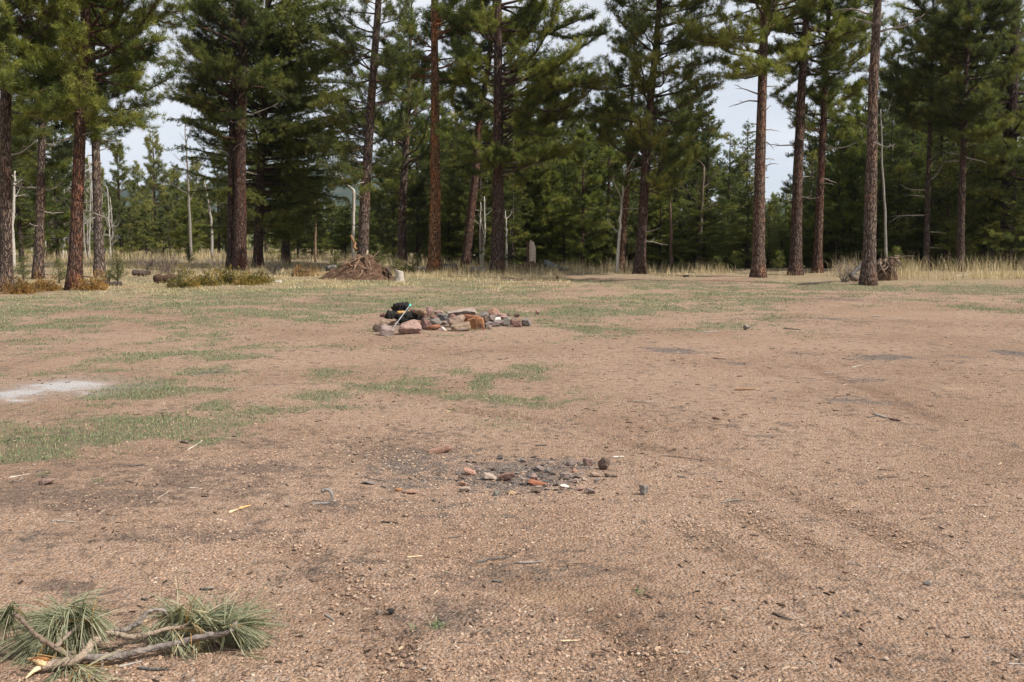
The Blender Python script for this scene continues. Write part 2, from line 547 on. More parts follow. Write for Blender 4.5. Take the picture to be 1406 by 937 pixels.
def track(x, y):
    """depth of the tyre marks pressed into the dirt, 0..1"""
    x, y = np.asarray(x, float), np.asarray(y, float)
    out = np.zeros_like(x)
    for T in TRACKS:
        best = np.full(x.shape, 9.0)
        for a, b in zip(T[:-1], T[1:]):
            d = b - a
            L = np.linalg.norm(d)
            t = ((x - a[0]) * d[0] + (y - a[1]) * d[1]) / L / L
            s = ((x - a[0]) * d[1] - (y - a[1]) * d[0]) / L
            inside = (t > -.02) & (t < 1.02)
            best = np.where(inside & (np.abs(s) < np.abs(best)), s, best)
        band = 1 - sstep(.09, .13, np.abs(best))
        tread = .45 + .55 * (np.cos(best * 2 * math.pi / .052) > .1)
        out = np.maximum(out, band * tread * np.clip(.55 + 1.1 * fbm(x * 1.1, y * 1.1, 0, 91, 3), 0, 1))
    return out


def green_cov(x, y):
    m = zval('green', x, y)
    r = np.hypot(x, y)
    n = .55 * fbm(x * .8, y * .8, 0, 41, 3) + .45 * fbm(x * 3.2, y * 3.2, 0, 43, 3)
    far = sstep(13, 19, r) * (1 - sstep(34, 38, r)) * (1 - .85 * sstep(1.5, 7, x - .12 * (y - 20))) * .46
    far = np.maximum(far, sstep(21, 25, r) * (1 - sstep(33, 37, r)) * .44)
    far = np.maximum(far, .17 * sstep(6.5, 8.5, r) * (1 - sstep(.0, 2., x)))
    m = np.maximum(m, far)
    return sstep(.10, .88, m * 1.12 + .85 * n) * sstep(.03, .20, m)


def edge_y(x, y):
    return 30 + 4 * sstep(-12, -2, x) + 5 * sstep(-3, 3, x) - 5.5 * sstep(9, 13, x) + 1.6 * fbm(x * .5, y * .5, 0, 3, 3)


def dry_cov(x, y):
    m = np.maximum(zval('dry', x, y), sstep(-5, 1, y - edge_y(x, y)) * .95)
    far = .50 * sstep(17, 25, y) * (1 - .6 * sstep(3, 8, x))
    n = .5 * fbm(x * .9, y * .9, 0, 61, 3) + .4 * fbm(x * 3.5, y * 3.5, 0, 63, 3)
    return sstep(.30, .85, np.maximum(m, far) + .6 * n)


def build_ground():
    a = np.radians(np.concatenate([np.arange(-180, -50, 3.0), np.arange(-50, 50, 0.28), np.arange(50, 180, 3.0)]))
    r = [0.0]
    rr = 1.0
    while rr < 4000:
        r.append(rr)
        rr *= 1.0075 if rr < 70 else 1.06
    r = np.array(r)
    A, R = np.meshgrid(a, r[1:])
    X, Y = np.sin(A) * R, np.cos(A) * R
    tk = track(X, Y)
    Hh = height(X, Y) - .011 * tk
    n, s = A.shape
    V = np.stack([X, Y, Hh], -1).reshape(-1, 3)
    i, j = np.meshgrid(np.arange(n - 1), np.arange(s), indexing='ij')
    q = np.stack([i * s + j, i * s + (j + 1) % s, (i + 1) * s + (j + 1) % s, (i + 1) * s + j], -1).reshape(-1, 4)[:, ::-1]
    jj = np.arange(s)
    f3 = np.stack([np.full(s, n * s), (jj + 1) % s, jj], -1)
    V = np.concatenate([V, [[0, 0, HZ(0, 0)]]])
    mb = MB()
    mb.add(V, f3, q)
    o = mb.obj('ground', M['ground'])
    tag(o, kind='structure')
    x, y = V[:, 0], V[:, 1]
    at = o.data.attributes.new('track', 'FLOAT', 'POINT')
    at.data.foreach_set('value', np.append(tk.ravel(), 0).astype(np.float32))
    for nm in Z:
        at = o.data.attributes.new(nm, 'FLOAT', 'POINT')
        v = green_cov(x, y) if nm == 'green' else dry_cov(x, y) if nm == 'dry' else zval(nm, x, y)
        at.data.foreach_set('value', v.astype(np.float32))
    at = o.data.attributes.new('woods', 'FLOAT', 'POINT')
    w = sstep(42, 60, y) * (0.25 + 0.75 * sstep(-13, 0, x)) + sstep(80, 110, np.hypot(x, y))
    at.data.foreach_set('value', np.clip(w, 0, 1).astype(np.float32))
    return o


build_ground()

# ------------------------------------------------------------------ scattered cover (nobody could count it)
RNG = np.random.default_rng(7)


def polar(n, y0, y1, rng, half=33):
    """random ground points, denser near the viewer's end of the clearing"""
    r = np.exp(rng.uniform(math.log(y0), math.log(y1), n))
    a = np.radians(rng.uniform(-half, half, n))
    return np.sin(a) * r, np.cos(a) * r


def ico():
    t = (1 + 5 ** .5) / 2
    v = unit(np.array([(-1, t, 0), (1, t, 0), (-1, -t, 0), (1, -t, 0), (0, -1, t), (0, 1, t), (0, -1, -t), (0, 1, -t), (t, 0, -1), (t, 0, 1), (-t, 0, -1), (-t, 0, 1)], float))
    f = np.array([(0, 11, 5), (0, 5, 1), (0, 1, 7), (0, 7, 10), (0, 10, 11), (1, 5, 9), (5, 11, 4), (11, 10, 2), (10, 7, 6), (7, 1, 8),
                  (3, 9, 4), (3, 4, 2), (3, 2, 6), (3, 6, 8), (3, 8, 9), (4, 9, 5), (2, 4, 11), (6, 2, 10), (8, 6, 7), (9, 8, 1)])
    return v, f


def rotz(v, a):
    c, s = np.cos(a), np.sin(a)
    x = v[..., 0] * c - v[..., 1] * s
    y = v[..., 0] * s + v[..., 1] * c
    return np.stack([x, y, v[..., 2]], -1)


def scatter_pebbles(name, n, y0, y1, smin, smax, label):
    rng = np.random.default_rng(int(n))
    x, y = polar(n, y0, y1, rng)
    keep = rng.random(n) < np.clip(0.30 + 1.0 * fbm(x * .7, y * .7, 0, 21, 4) + .5 * fbm(x * 3, y * 3, 0, 22, 2) - 1.3 * zval('sand', x, y) + 0.3 * zval('dark', x, y) - .35 * sstep(5, 7, y), .03, 1)
    x, y = x[keep], y[keep]
    n = len(x)
    s = smin * (smax / smin) ** (rng.random(n) ** 3.0)
    s *= 0.7 + 0.3 * np.hypot(x, y) / 5.0 if y1 > 12 else 1.0
    v, f = ico()
    V = v[None] * (1 + rng.uniform(-.28, .28, (n, 12, 1)))
    V = V * np.stack([s * rng.uniform(.8, 1.5, n), s * rng.uniform(.7, 1.1, n), s * rng.uniform(.45, .85, n)], -1)[:, None, :]
    V = rotz(V, rng.uniform(0, 6.28, n)[:, None])
    V[..., 0] += x[:, None]
    V[..., 1] += y[:, None]
    V[..., 2] += (height(x, y) + s * 0.15)[:, None]
    Fc = (f[None] + (np.arange(n) * 12)[:, None, None]).reshape(-1, 3)
    mb = MB()
    mb.add(V, Fc, None, np.repeat(rng.random(n), 12))
    tag(mb.obj(name, M['pebble'], smooth=False), label, 'gravel', kind='stuff')


def scatter_litter(name, n, y0, y1, label):
    rng = np.random.default_rng(int(n) + 3)
    x, y = polar(n, y0, y1, rng)
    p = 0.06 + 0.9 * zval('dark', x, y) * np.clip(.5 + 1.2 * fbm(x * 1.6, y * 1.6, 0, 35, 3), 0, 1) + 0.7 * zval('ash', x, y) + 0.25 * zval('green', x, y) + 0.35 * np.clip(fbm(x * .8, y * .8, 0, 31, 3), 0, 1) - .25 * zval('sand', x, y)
    keep = rng.random(n) < p
    x, y = x[keep], y[keep]
    n = len(x)
    L = 0.005 * (9.0 ** (rng.random(n) ** 2.2))
    L *= np.clip(np.hypot(x, y) / 6, 1, 2.0)
    W = np.clip(L * rng.uniform(.08, .5, n), .0015, .009)
    Hh = W * rng.uniform(.4, .9, n)
    box = np.array([(-1, -1, 0), (1, -.6, 0), (1, .6, 0), (-1, 1, 0), (-.8, -.4, 1), (.9, -.3, .8), (.8, .5, 1), (-.9, .4, .7)], float)
    q = np.array([(0, 1, 5, 4), (1, 2, 6, 5), (2, 3, 7, 6), (3, 0, 4, 7), (4, 5, 6, 7)])
    V = box[None] * np.stack([L / 2, W / 2, Hh], -1)[:, None, :]
    V[..., 2] += V[..., 0] * rng.uniform(-.25, .25, n)[:, None]
    V = rotz(V, rng.uniform(0, 6.28, n)[:, None])
    V[..., 0] += x[:, None]
    V[..., 1] += y[:, None]
    V[..., 2] += (height(x, y) + 0.001)[:, None]
    Fc = (q[None] + (np.arange(n) * 8)[:, None, None]).reshape(-1, 4)
    mb = MB()
    mb.add(V, None, Fc, np.repeat(rng.random(n) ** .8, 8))
    tag(mb.obj(name, M['litter'], smooth=False), label, 'litter', kind='stuff')


def blades(mb, x, y, z, L, W, lean, rng, var, seg=2):
    n = len(x)
    a = rng.uniform(0, 6.28, n)
    side = np.stack([np.cos(a), np.sin(a), np.zeros(n)], -1)
    b = a + math.pi / 2 + rng.uniform(-.6, .6, n)
    out = np.stack([np.cos(b), np.sin(b), np.zeros(n)], -1)
    P0 = np.stack([x, y, z], -1)
    up = np.array([0, 0, 1.0])
    lean = lean[:, None]
    P1 = P0 + (up * (1 - .35 * lean) + out * lean * .5) * (L * .55)[:, None]
    P2 = P1 + (up * (1 - lean) + out * lean * 1.2) * (L * .5)[:, None]
    w = side * (W / 2)[:, None]
    V = np.stack([P0 - w, P0 + w, P1 + w * .75, P1 - w * .75, P2], 1)
    k = (np.arange(n) * 5)[:, None]
    mb.add(V, np.array([[3, 2, 4]]) + k, np.array([[0, 1, 2, 3]]) + k, np.repeat(var, 5))


def green_grass():
    rng = np.random.default_rng(5)
    n = 520000
    x, y = polar(n, 3.6, 38, rng)
    keep = rng.random(n) < green_cov(x, y) * .8
    x, y = x[keep], y[keep]
    n = len(x)
    far = np.clip(np.hypot(x, y) / 9, .8, 2.6)
    L = rng.uniform(.016, .048, n) * far ** .3
    W = .0044 * far
    mb = MB()
    blades(mb, x, y, height(x, y), L, W, rng.uniform(.3, 1.1, n), rng, rng.random(n))
    tag(mb.obj('green_grass', M['grass']), 'short green grass growing in thin patches on the bare dirt', 'grass', kind='stuff')


def dry_grass():
    rng = np.random.default_rng(6)
    mb = MB()

    def band(n, fx, fy, Lr, Wd, thr, lean=(.1, .7), clump=.8, seed=50):
        x = rng.uniform(*fx, n)
        y = rng.uniform(*fy, n)
        e = np.clip(.5 + clump * fbm(x * 1.1, y * 1.1, 0, seed, 3), 0, 1)
        keep = (rng.random(n) < e ** (1 + .8 * (clump > 1))) & thr(x, y)
        x, y, e = x[keep], y[keep], e[keep]
        L = rng.uniform(*Lr, len(x)) * (.55 + .8 * e)
        blades(mb, x, y, height(x, y), L, np.full(len(x), Wd), rng.uniform(*lean, len(x)), rng, rng.random(len(x)))
    edge = lambda x, y: y > edge_y(x, y)
    yes = lambda x, y: np.ones(len(x), bool)
    band(60000, (-24, 2), (26, 36), (.05, .16), .008, lambda x, y: (y > 26.5 + 2.5 * fbm(x * .3, y * .3, 0, 8, 3) + 3 * sstep(-10, -2, x)) & (y < 36), (.4, 1.0))
    band(150000, (-26, 14), (17, 37), (.02, .06), .009, lambda x, y: rng.random(len(x)) < dry_cov(x, y) * .75, (.7, 1.15), .3)
    band(26000, (-5, 11), (31, 44), (.05, .14), .008, edge, (.4, 1.0))
    band(6000, (-4, 12), (33, 42), (.12, .38), .010, edge, (.05, .8), 1.8, 90)
    band(30000, (-30, 2), (35, 48), (.10, .30), .010, yes, (.1, .8))
    band(46000, (-42, -2), (44, 85), (.25, .60), .015, yes, (.1, .8), 1.4)
    band(9000, (-3, 9), (40, 56), (.2, .5), .012, yes, (.05, .5))
    band(60000, (8, 26), (30.5, 37), (.06, .26), .009, lambda x, y: edge(x, y - .8), (.3, 1.0), 1.8)
    band(9000, (12, 27), (33, 39), (.30, .85), .008, yes, (.05, .8), 2.6, 77)
    tag(mb.obj('dry_grass', M['dry']), 'dry straw-coloured grass along the edge of the clearing', 'grass', kind='stuff')


scatter_pebbles('gravel', 120000, 3.0, 9.5, .0022, .0100, 'loose pinkish granite gravel on the bare dirt')
scatter_pebbles('pebbles', 3500, 7.0, 28, .004, .012, 'small loose stones strewn over the clearing')
scatter_litter('bark_litter', 60000, 3.1, 30, 'brown bark crumbs, needles and twig bits littering the dirt')
green_grass()
dry_grass()
exec_marker = True

# ------------------------------------------------------------------ trees
def needles(mb, P, D, size, K, width, rng, bias=0.55, var=None, mi=0):
    """tufts of needles at points P pointing along D: K long thin triangles each"""
    n = len(P)
    if n == 0:
        return
    r = unit(rng.normal(size=(n, K, 3)))
    d = unit(unit(D)[:, None, :] * bias + r * (1 - bias * .35))
    sz = np.broadcast_to(np.asarray(size, float), (n,))
    L = sz[:, None] * rng.uniform(.65, 1.1, (n, K))
    B = P[:, None, :] + unit(D)[:, None, :] * (rng.uniform(-.35, .3, (n, K, 1)) * sz[:, None, None])
    w = unit(np.cross(d, rng.normal(size=(n, K, 3)))) * (width / 2)
    V = np.stack([B + d * .02 - w, B + d * .02 + w, B + d * L[..., None]], 2).reshape(-1, 3)
    f = np.arange(n * K * 3).reshape(-1, 3)
    if var is None:
        var = rng.random(n)
    vv = np.clip(np.repeat(var, K) + rng.normal(0, .10, n * K), 0, 1)
    mb.add(V, f, None, np.repeat(vv, 3), mi)


def spin(d, axis, ang):
    """rotate vectors d about unit axis by ang"""
    c, s = math.cos(ang), math.sin(ang)
    return d * c + np.cross(axis, d) * s + axis * np.dot(axis, d) * (1 - c)


def curve(p0, d0, L, n, rng, up=0.0, wob=.12):
    """a wandering limb"""
    pts = [np.array(p0, float)]
    d = np.array(d0, float)
    for k in range(n):
        d = unit(d + rng.normal(0, wob, 3) + np.array([0, 0, up / n]))
        pts.append(pts[-1] + d * L / n)
    return np.array(pts), d


class TreeSpec:
    def __init__(self, **kw):
        self.H, self.r0, self.zb, self.R = 17.0, .25, 4.0, 2.4       # height, base radius, crown base, crown radius
        self.kind, self.top = 'pine', None
        self.side, self.bias = None, 0.0                              # favoured azimuth of the boughs
        self.K, self.nl, self.nw = 28, .19, .016
        self.zmax_detail = 10.5
        self.dz = .31
        self.rough = .07
        self.droop = 0.0
        self.dens = 1.2
        self.prof = None
        self.sides = 14
        self.__dict__.update(kw)


def trunk_path(spec, pts):
    """pts: local trunk points (k,3); carried on to the top of the tree"""
    pts = np.array(pts, float)
    z0, z1 = pts[0, 2], pts[-1, 2]
    if z1 < spec.H:
        d = (pts[-1] - pts[-2]) / max(pts[-1, 2] - pts[-2, 2], .1)
        e = pts[-1] + np.array([d[0] * .5, d[1] * .5, 1.0]) * (spec.H - z1)
        pts = np.concatenate([pts, [e]])
    n = int(spec.H / .28) + 2
    t = np.linspace(0, spec.H, n)
    # smooth interpolation
    px = np.interp(t, pts[:, 2], pts[:, 0])
    py = np.interp(t, pts[:, 2], pts[:, 1])
    for _ in range(4):
        px[1:-1] = .25 * px[:-2] + .5 * px[1:-1] + .25 * px[2:]
        py[1:-1] = .25 * py[:-2] + .5 * py[1:-1] + .25 * py[2:]
    return np.stack([px, py, t], -1)


def tree_meshes(spec, pts, seed):
    """-> trunk mesh builder (trunk and limbs), crown mesh builder"""
    rng = np.random.default_rng(seed)
    path = trunk_path(spec, pts)
    t = path[:, 2] / spec.H
    rad = spec.r0 * ((1 - t) ** .75 * .92 + .05) * (1 + .55 * np.exp(-path[:, 2] / .28) + .12 * np.exp(-path[:, 2] / 1.0))
    tb, cb = MB(), MB()
    p2 = path.copy()
    p2[0, 2] -= .25
    tb.tube(p2, rad, spec.sides, spec.rough, seed, freq=(1.6, 1.3))
    at = lambda z: np.array([np.interp(z, path[:, 2], path[:, 0]), np.interp(z, path[:, 2], path[:, 1]), z])
    z = spec.zb
    tp, td, ts = [], [], []
    fir = spec.kind == 'fir'
    while z < spec.H - .25:
        u = (z - spec.zb) / (spec.H - spec.zb)
        detail = z < spec.zmax_detail
        nb = rng.integers(3, 6) if fir else rng.integers(2, 5)
        if not detail:
            nb = max(2, nb - 1)
        for _ in range(nb):
            az = rng.uniform(0, 2 * math.pi)
            if spec.side is not None and rng.random() < spec.bias:
                az = spec.side + rng.normal(0, .7)
            if spec.prof is not None:
                Lm = spec.R * spec.prof(u)
            elif fir:
                Lm = spec.R * (1 - u) ** .8 + .15
            else:
                Lm = spec.R * (min(1, .62 + 2.2 * u) * (1 - max(0, u - .25) / .75 * .85))
            if spec.side is not None:
                Lm *= 1 + .35 * spec.bias * math.cos(az - spec.side)
            L = max(.3, Lm * rng.uniform(.55, 1.12))
            if fir:
                el = rng.uniform(-.30, .05) + .55 * u + spec.droop
                upc = .25
            else:
                el = rng.uniform(-.32, .28) + .5 * u + spec.droop
                upc = rng.uniform(.0, .6)
            d = np.array([math.cos(az) * math.cos(el), math.sin(az) * math.cos(el), math.sin(el)])
            zz = z + rng.uniform(-.2, .2)
            nseg = 7 if detail else 4
            bp, dd = curve(at(zz), d, L, nseg, rng, upc, .13 if not fir else .06)
            br = max(.012, min(.018 * L, .3 * spec.r0)) * np.linspace(1, .25, len(bp))
            tb.tube(bp, br, 5, cap=False)
            seg = np.linalg.norm(np.diff(bp, axis=0), axis=1)
            Lb = seg.sum()
            step = (.105 if not fir else .13) / spec.dens
            if not detail:
                step *= 1.7
            s0 = .34 if not fir else .16
            for sg in np.arange(s0 * Lb, Lb, step):
                f = sg / Lb * (len(bp) - 1)
                i = min(int(f), len(bp) - 2)
                q = bp[i] + (bp[i + 1] - bp[i]) * (f - i)
                bd = unit(bp[i + 1] - bp[i])
                sgn = 1 if rng.random() < .5 else -1
                if fir:
                    tl = (.18 + .34 * L * (1 - sg / Lb * .75)) * rng.uniform(.6, 1.1)
                    a = sgn * rng.uniform(.6, 1.1)
                    w = spin(bd, np.array([0, 0, 1.0]), a)
                    w = unit(w + np.array([0, 0, rng.uniform(-.45, .12)]))
                    m = max(2, int(tl / (.10 if detail else .17)))
                    fr = (np.arange(m) + rng.random(m)) / m
                    pp = q + w * (fr * tl)[:, None] + rng.normal(0, .035, (m, 3))
                    pp[:, 2] -= .12 * tl * fr ** 2
                    tp.append(pp)
                    td.append(np.tile(w + np.array([0, 0, -.15]), (m, 1)))
                else:
                    tl = (.22 + .30 * L * (1 - .55 * sg / Lb)) * rng.uniform(.4, 1.15)
                    a = sgn * rng.uniform(.4, 1.15)
                    w = spin(bd, np.array([0, 0, 1.0]), a)
                    w = unit(w + np.array([0, 0, rng.uniform(-.15, .7)]))
                    e = q + w * tl
                    if detail:
                        tb.tube(np.array([q, q + w * tl * .55 + np.array([0, 0, -.02]), e]), np.array([.011, .008, .005]), 3, cap=False)
                    fr = np.array([.4, .72, 1.0]) if tl < .45 else np.array([.22, .42, .62, .82, 1.0])
                    pp = q + w * (fr * tl)[:, None] + rng.normal(0, .05, (len(fr), 3))
                    tp.append(pp)
                    td.append(np.tile(w + np.array([0, 0, .25]), (len(fr), 1)))
            tp.append(bp[-1:])
            td.append(dd[None])
        z += spec.dz * rng.uniform(.6, 1.3) * (1.0 if detail else 1.5)
    P, D = np.concatenate(tp), np.concatenate(td)
    hi = P[:, 2] > spec.zmax_detail
    var = np.clip(.5 + .45 * fbm(P[:, 0] * .9, P[:, 1] * .9, P[:, 2] * .9, seed % 100, 2) + rng.normal(0, .16, len(P)), 0, 1)
    for sel, f, kk in ((~hi, 1.0, spec.K), (hi, 1.45, max(8, int(spec.K * .7)))):
        needles(cb, P[sel], D[sel], spec.nl * f, kk, spec.nw * f * 1.0, rng, .75 if fir else .42, var[sel])
    return tb, cb, at


def plant_tree(name, base, spec, pts, seed, label, cat='pine tree', group=None, bark=(.17, .095, .065), fol='pine', stubs=()):
    root = empty(name, base, label, cat, group)
    tb, cb, at = tree_meshes(spec, pts, seed)
    tb.obj('trunk', M['bark'], root, color=bark)
    cb.obj('crown', M[fol], root, smooth=False)
    rng = np.random.default_rng(seed + 900)
    for (z, az, L, el) in stubs:
        m = MB()
        p0 = at(z)
        d = np.array([math.cos(az) * math.cos(el), math.sin(az) * math.cos(el), math.sin(el)])
        bp, dd = curve(p0 + d * spec.r0 * .4, d, L, 6, rng, rng.uniform(-.5, .5), .16)
        m.tube(bp, np.linspace(.028 + .006 * L, .008, len(bp)), 6)
        for _ in range(int(L * 3)):
            i = rng.integers(2, len(bp) - 1)
            w = unit(dd + rng.normal(0, .7, 3))
            q, _d = curve(bp[i], w, L * rng.uniform(.15, .4), 3, rng, 0, .2)
            m.tube(q, np.linspace(.010, .004, len(q)), 4)
        m.obj('dead_branch', M['wood'], root, color=(.27, .235, .20))
    return root


def ppath(px_pts, Y, bx, by, bz):
    out = []
    for (px, py) in px_pts:
        p = AT(px, py, Y)
        out.append((p[0] - bx, 0.0, p[2] - bz))
    out[0] = (out[0][0], 0.0, 0.0)
    return out


def front_tree(pts, seed, label, w=20, name='ponderosa_pine', cat='pine tree', crown_y=150, Rpx=90, H=17, bark=(.17, .095, .065), fol='pine', Y=None, group=None, stubs_px=(), **kw):
    """pts: (px, py) down the trunk centre line, base first; w: width of the trunk at breast height in px"""
    bx, by = pts[0]
    Y = Y or YB(by)
    b = AT(bx, by, Y)
    bz = HZ(b[0], Y)
    zc = AT(bx, crown_y, Y)[2] - bz
    spec = TreeSpec(H=H, r0=w * Y / F / 2, zb=zc, R=Rpx * 1.08 * Y / F, **kw)
    stubs = []
    for (py, side, lpx, el) in stubs_px:
        stubs.append((AT(bx, py, Y)[2] - bz, 0.15 if side > 0 else math.pi - .15, lpx * Y / F, el))
    r9 = np.random.default_rng(seed * 7)
    for _ in range(4 if len(stubs) < 6 and kw.get('kind') != 'fir' else 0):
        stubs.append((zc * r9.uniform(.35, 1.0), r9.uniform(-2.9, -.2) if r9.random() < .7 else r9.uniform(0, 3), r9.uniform(.2, 1.0), r9.uniform(-.2, .4)))
    return plant_tree(name, (b[0], Y, bz), spec, ppath(pts, Y, b[0], Y, bz), seed, label, cat, group, bark, fol, stubs)


RED, GREY, DARK, ORANGE = (.20, .098, .060), (.20, .145, .112), (.115, .077, .058), (.55, .275, .125)
front_tree([(8, 398), (8, 200), (8, 0)], 11, 'thick grey-brown pine trunk cut by the left edge of the picture', w=17, crown_y=150, Rpx=125, bark=GREY,
           side=0.3, bias=.3, stubs_px=[(250, 1, 35, -.3), (215, 1, 45, .2)])
front_tree([(52, 382), (57, 230), (60, 60)], 12, 'slightly leaning grey pine between the left edge trunk and the red pine', w=13, crown_y=235, Rpx=62, bark=GREY, fol='pine_dark', stubs_px=[(262, 1, 40, .1), (290, 1, 30, -.1)])
front_tree([(102, 396), (107, 250), (112, 130), (119, 0)], 13, 'red-barked pine, thickest trunk left of the grassy opening', w=19, crown_y=172, Rpx=132, bark=RED, side=.0, bias=.25,
           dens=1.1, stubs_px=[(190, -1, 40, .25), (250, 1, 22, .2)])
front_tree([(137, 380), (133, 250), (130, 160)], 14, 'grey patchy-barked trunk just right of the red-barked pine', w=13.5, crown_y=200, Rpx=58, bark=(.25, .205, .17),
           side=0, bias=.3, stubs_px=[(165, 1, 35, .1), (190, 1, 30, -.2), (215, -1, 18, .2)])
front_tree([(329, 372), (330, 200), (334, 60), (338, 0)], 15, 'tall straight dark red pine trunk rising before the dense fir', w=19, crown_y=195, Rpx=88, bark=(.13, .066, .048), fol='pine_dark',
           side=math.pi, bias=.45, dens=.85, H=19, stubs_px=[(215, -1, 60, .15), (160, 1, 50, .3)])
front_tree([(317, 368), (318, 200), (322, 60)], 16, 'dark trunk standing close behind the tall dark red pine', w=12, crown_y=130, Rpx=70, bark=DARK, fol='pine_dark', Y=42.5)
front_tree([(354, 364), (357, 250), (365, 120)], 17, 'dense olive fir with brown cones right of the dark red trunk', w=13, name='douglas_fir', cat='fir tree', kind='fir', crown_y=315, Rpx=100, H=17, bark=DARK, fol='fir',
           Y=46, side=.2, bias=.35, nl=.13, nw=.018, K=15, dens=1.5, dz=.26, prof=lambda u: .75 + .5 * math.sin(3.1 * min(1, u * 1.6)) if u < .6 else 1.2 * (1 - u) / .4, zmax_detail=12.5)
front_tree([(392, 362), (395, 250), (398, 120)], 18, 'second olive fir standing at the sunny edge of the opening', w=11, name='douglas_fir', cat='fir tree', kind='fir', crown_y=320, Rpx=54, H=14.5, bark=DARK, fol='fir',
           Y=50, nl=.13, nw=.018, K=15, dens=1.5, dz=.26, zmax_detail=12.5, prof=lambda u: 1.0 if u < .55 else 1.0 * (1 - u) / .45)
front_tree([(497, 374), (500, 290), (509, 150), (520, 0)], 19, 'leaning grey pine growing behind the root mound', w=16, crown_y=250, Rpx=74, bark=GREY, Y=37.5, side=math.pi, bias=.25, dens=.8, fol='pine_dark',
           stubs_px=[(145, 1, 40, .2), (205, -1, 25, .1)])
front_tree([(552, 356), (553, 265), (560, 170)], 20, 'pine with a spreading fork of bare limbs under its crown', w=13, crown_y=262, Rpx=95, bark=GREY, H=15, Y=56, droop=.25,
           zmax_detail=13, dz=.5, nl=.2, nw=.015, dens=.8)
front_tree([(596, 366), (598, 250), (597, 95), (596, 0)], 21, 'straight bright orange-barked pine trunk', w=17.5, crown_y=112, Rpx=100, bark=ORANGE, Y=43, dens=1.1, stubs_px=[(70, -1, 45, .05), (137, 1, 25, .1)])
front_tree([(639, 362), (647, 290), (654, 235), (655, 195), (661, 145), (671, 90)], 22, 'pine trunk curving to the right beside the orange one', w=13, crown_y=165, Rpx=72, bark=(.19, .10, .07), Y=47, fol='pine_dark',
           stubs_px=[(140, 1, 22, -.4), (180, -1, 36, .4)])
front_tree([(683, 373), (684, 250), (684, 100), (684, 0)], 23, 'thick straight pine trunk with bright boughs reaching to its right', w=18, crown_y=238, Rpx=122, bark=(.17, .11, .085), H=19,
           side=-.2, bias=.5, dens=1.15, stubs_px=[(150, 1, 25, .6), (240, 1, 70, .2), (225, 1, 80, -.1)])
front_tree([(878, 375), (884, 270), (892, 150), (901, 60), (906, 0)], 24, 'slim dark pine leaning slightly right near the centre of the tree line', w=14.5, crown_y=268, Rpx=98, bark=(.13, .08, .06), dens=.9, fol='pine_dark',
           stubs_px=[(285, -1, 30, -.3), (100, 1, 50, .2)])
front_tree([(852, 375), (857, 310), (864, 220)], 25, 'thin orange-brown trunk leaning behind the white dead aspen', w=8.5, crown_y=225, Rpx=48, bark=(.27, .15, .08), Y=42, H=12, fol='pine_dark')
front_tree([(1041, 378), (1043, 250), (1048, 70), (1050, 0)], 26, 'bare straight pine trunk with a ladder of dead stubs', w=17.5, crown_y=105, Rpx=112, bark=(.24, .155, .112), H=18,
           side=math.pi, bias=.3, dens=.95, stubs_px=[(140, -1, 42, .12), (131, -1, 38, .2), (170, -1, 14, 0), (182, -1, 22, .1), (205, -1, 18, .1), (219, -1, 24, -.1), (230, -1, 14, 0), (120, 1, 16, .3), (155, 1, 18, .5), (180, 1, 22, .4), (195, 1, 20, .2),
                                               (218, 1, 20, 0), (232, 1, 24, .5), (246, 1, 12, .3), (92, 1, 25, .2), (275, 1, 20, .1)])
front_tree([(1092, 375), (1095, 250), (1100, 130), (1107, 30), (1108, 0)], 27, 'dark furrowed pine trunk bowing gently, right of the stubbed one', w=16.5, crown_y=95, Rpx=95, bark=(.155, .100, .076),
           H=17, stubs_px=[(158, -1, 40, .25), (200, -1, 45, -.2), (245, 1, 22, .2), (185, 1, 30, .3), (85, 1, 60, .2)])
front_tree([(1122, 375), (1125, 290), (1130, 180), (1135, 80)], 28, 'narrow reddish trunk tight beside the bowing dark one', w=12.5, crown_y=185, Rpx=72, bark=(.185, .095, .066), H=15, Y=41,
           stubs_px=[(205, 1, 50, .2), (155, 1, 40, .4), (245, 1, 22, 0)])
front_tree([(1192, 389), (1196, 260), (1199, 120), (1205, 0)], 29, 'foremost grey-brown pine trunk, standing before the tangled root wad', w=18.5, crown_y=-28, Rpx=88, bark=(.23, .168, .130), H=17,
           side=math.pi, bias=.2, stubs_px=[(22, -1, 65, .22), (33, -1, 35, .3), (45, 1, 62, .22), (178, -1, 16, .5)])
front_tree([(1272, 363), (1274, 250), (1279, 130), (1280, 60)], 30, 'thin grey trunk with bare side twigs in the shade on the right', w=8.5, crown_y=185, Rpx=75, bark=(.13, .10, .08), Y=43, H=14, fol='pine_dark',
           stubs_px=[(262, -1, 38, .1), (296, -1, 55, .1), (318, 1, 25, -.4), (248, 1, 45, .15), (341, 1, 20, .1)])
front_tree([(1318, 371), (1321, 260), (1326, 120)], 31, 'medium dark trunk before the right-hand thicket', w=11, crown_y=205, Rpx=72, bark=DARK, Y=41, H=15, fol='pine_dark')
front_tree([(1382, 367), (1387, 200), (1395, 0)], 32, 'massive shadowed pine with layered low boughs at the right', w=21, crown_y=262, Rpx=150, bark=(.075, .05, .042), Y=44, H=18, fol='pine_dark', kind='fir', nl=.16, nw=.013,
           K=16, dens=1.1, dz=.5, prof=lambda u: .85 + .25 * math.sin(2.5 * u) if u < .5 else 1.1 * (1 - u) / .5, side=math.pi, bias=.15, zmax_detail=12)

# --- the wood behind: one mesh set per variant, every tree an object of its own
VAR = {}


def variant(key, **kw):
    fol, bark = kw.pop('fol'), kw.pop('bark')
    seed = kw.pop('seed')
    VAR[key] = (kw, fol, bark, seed, [])


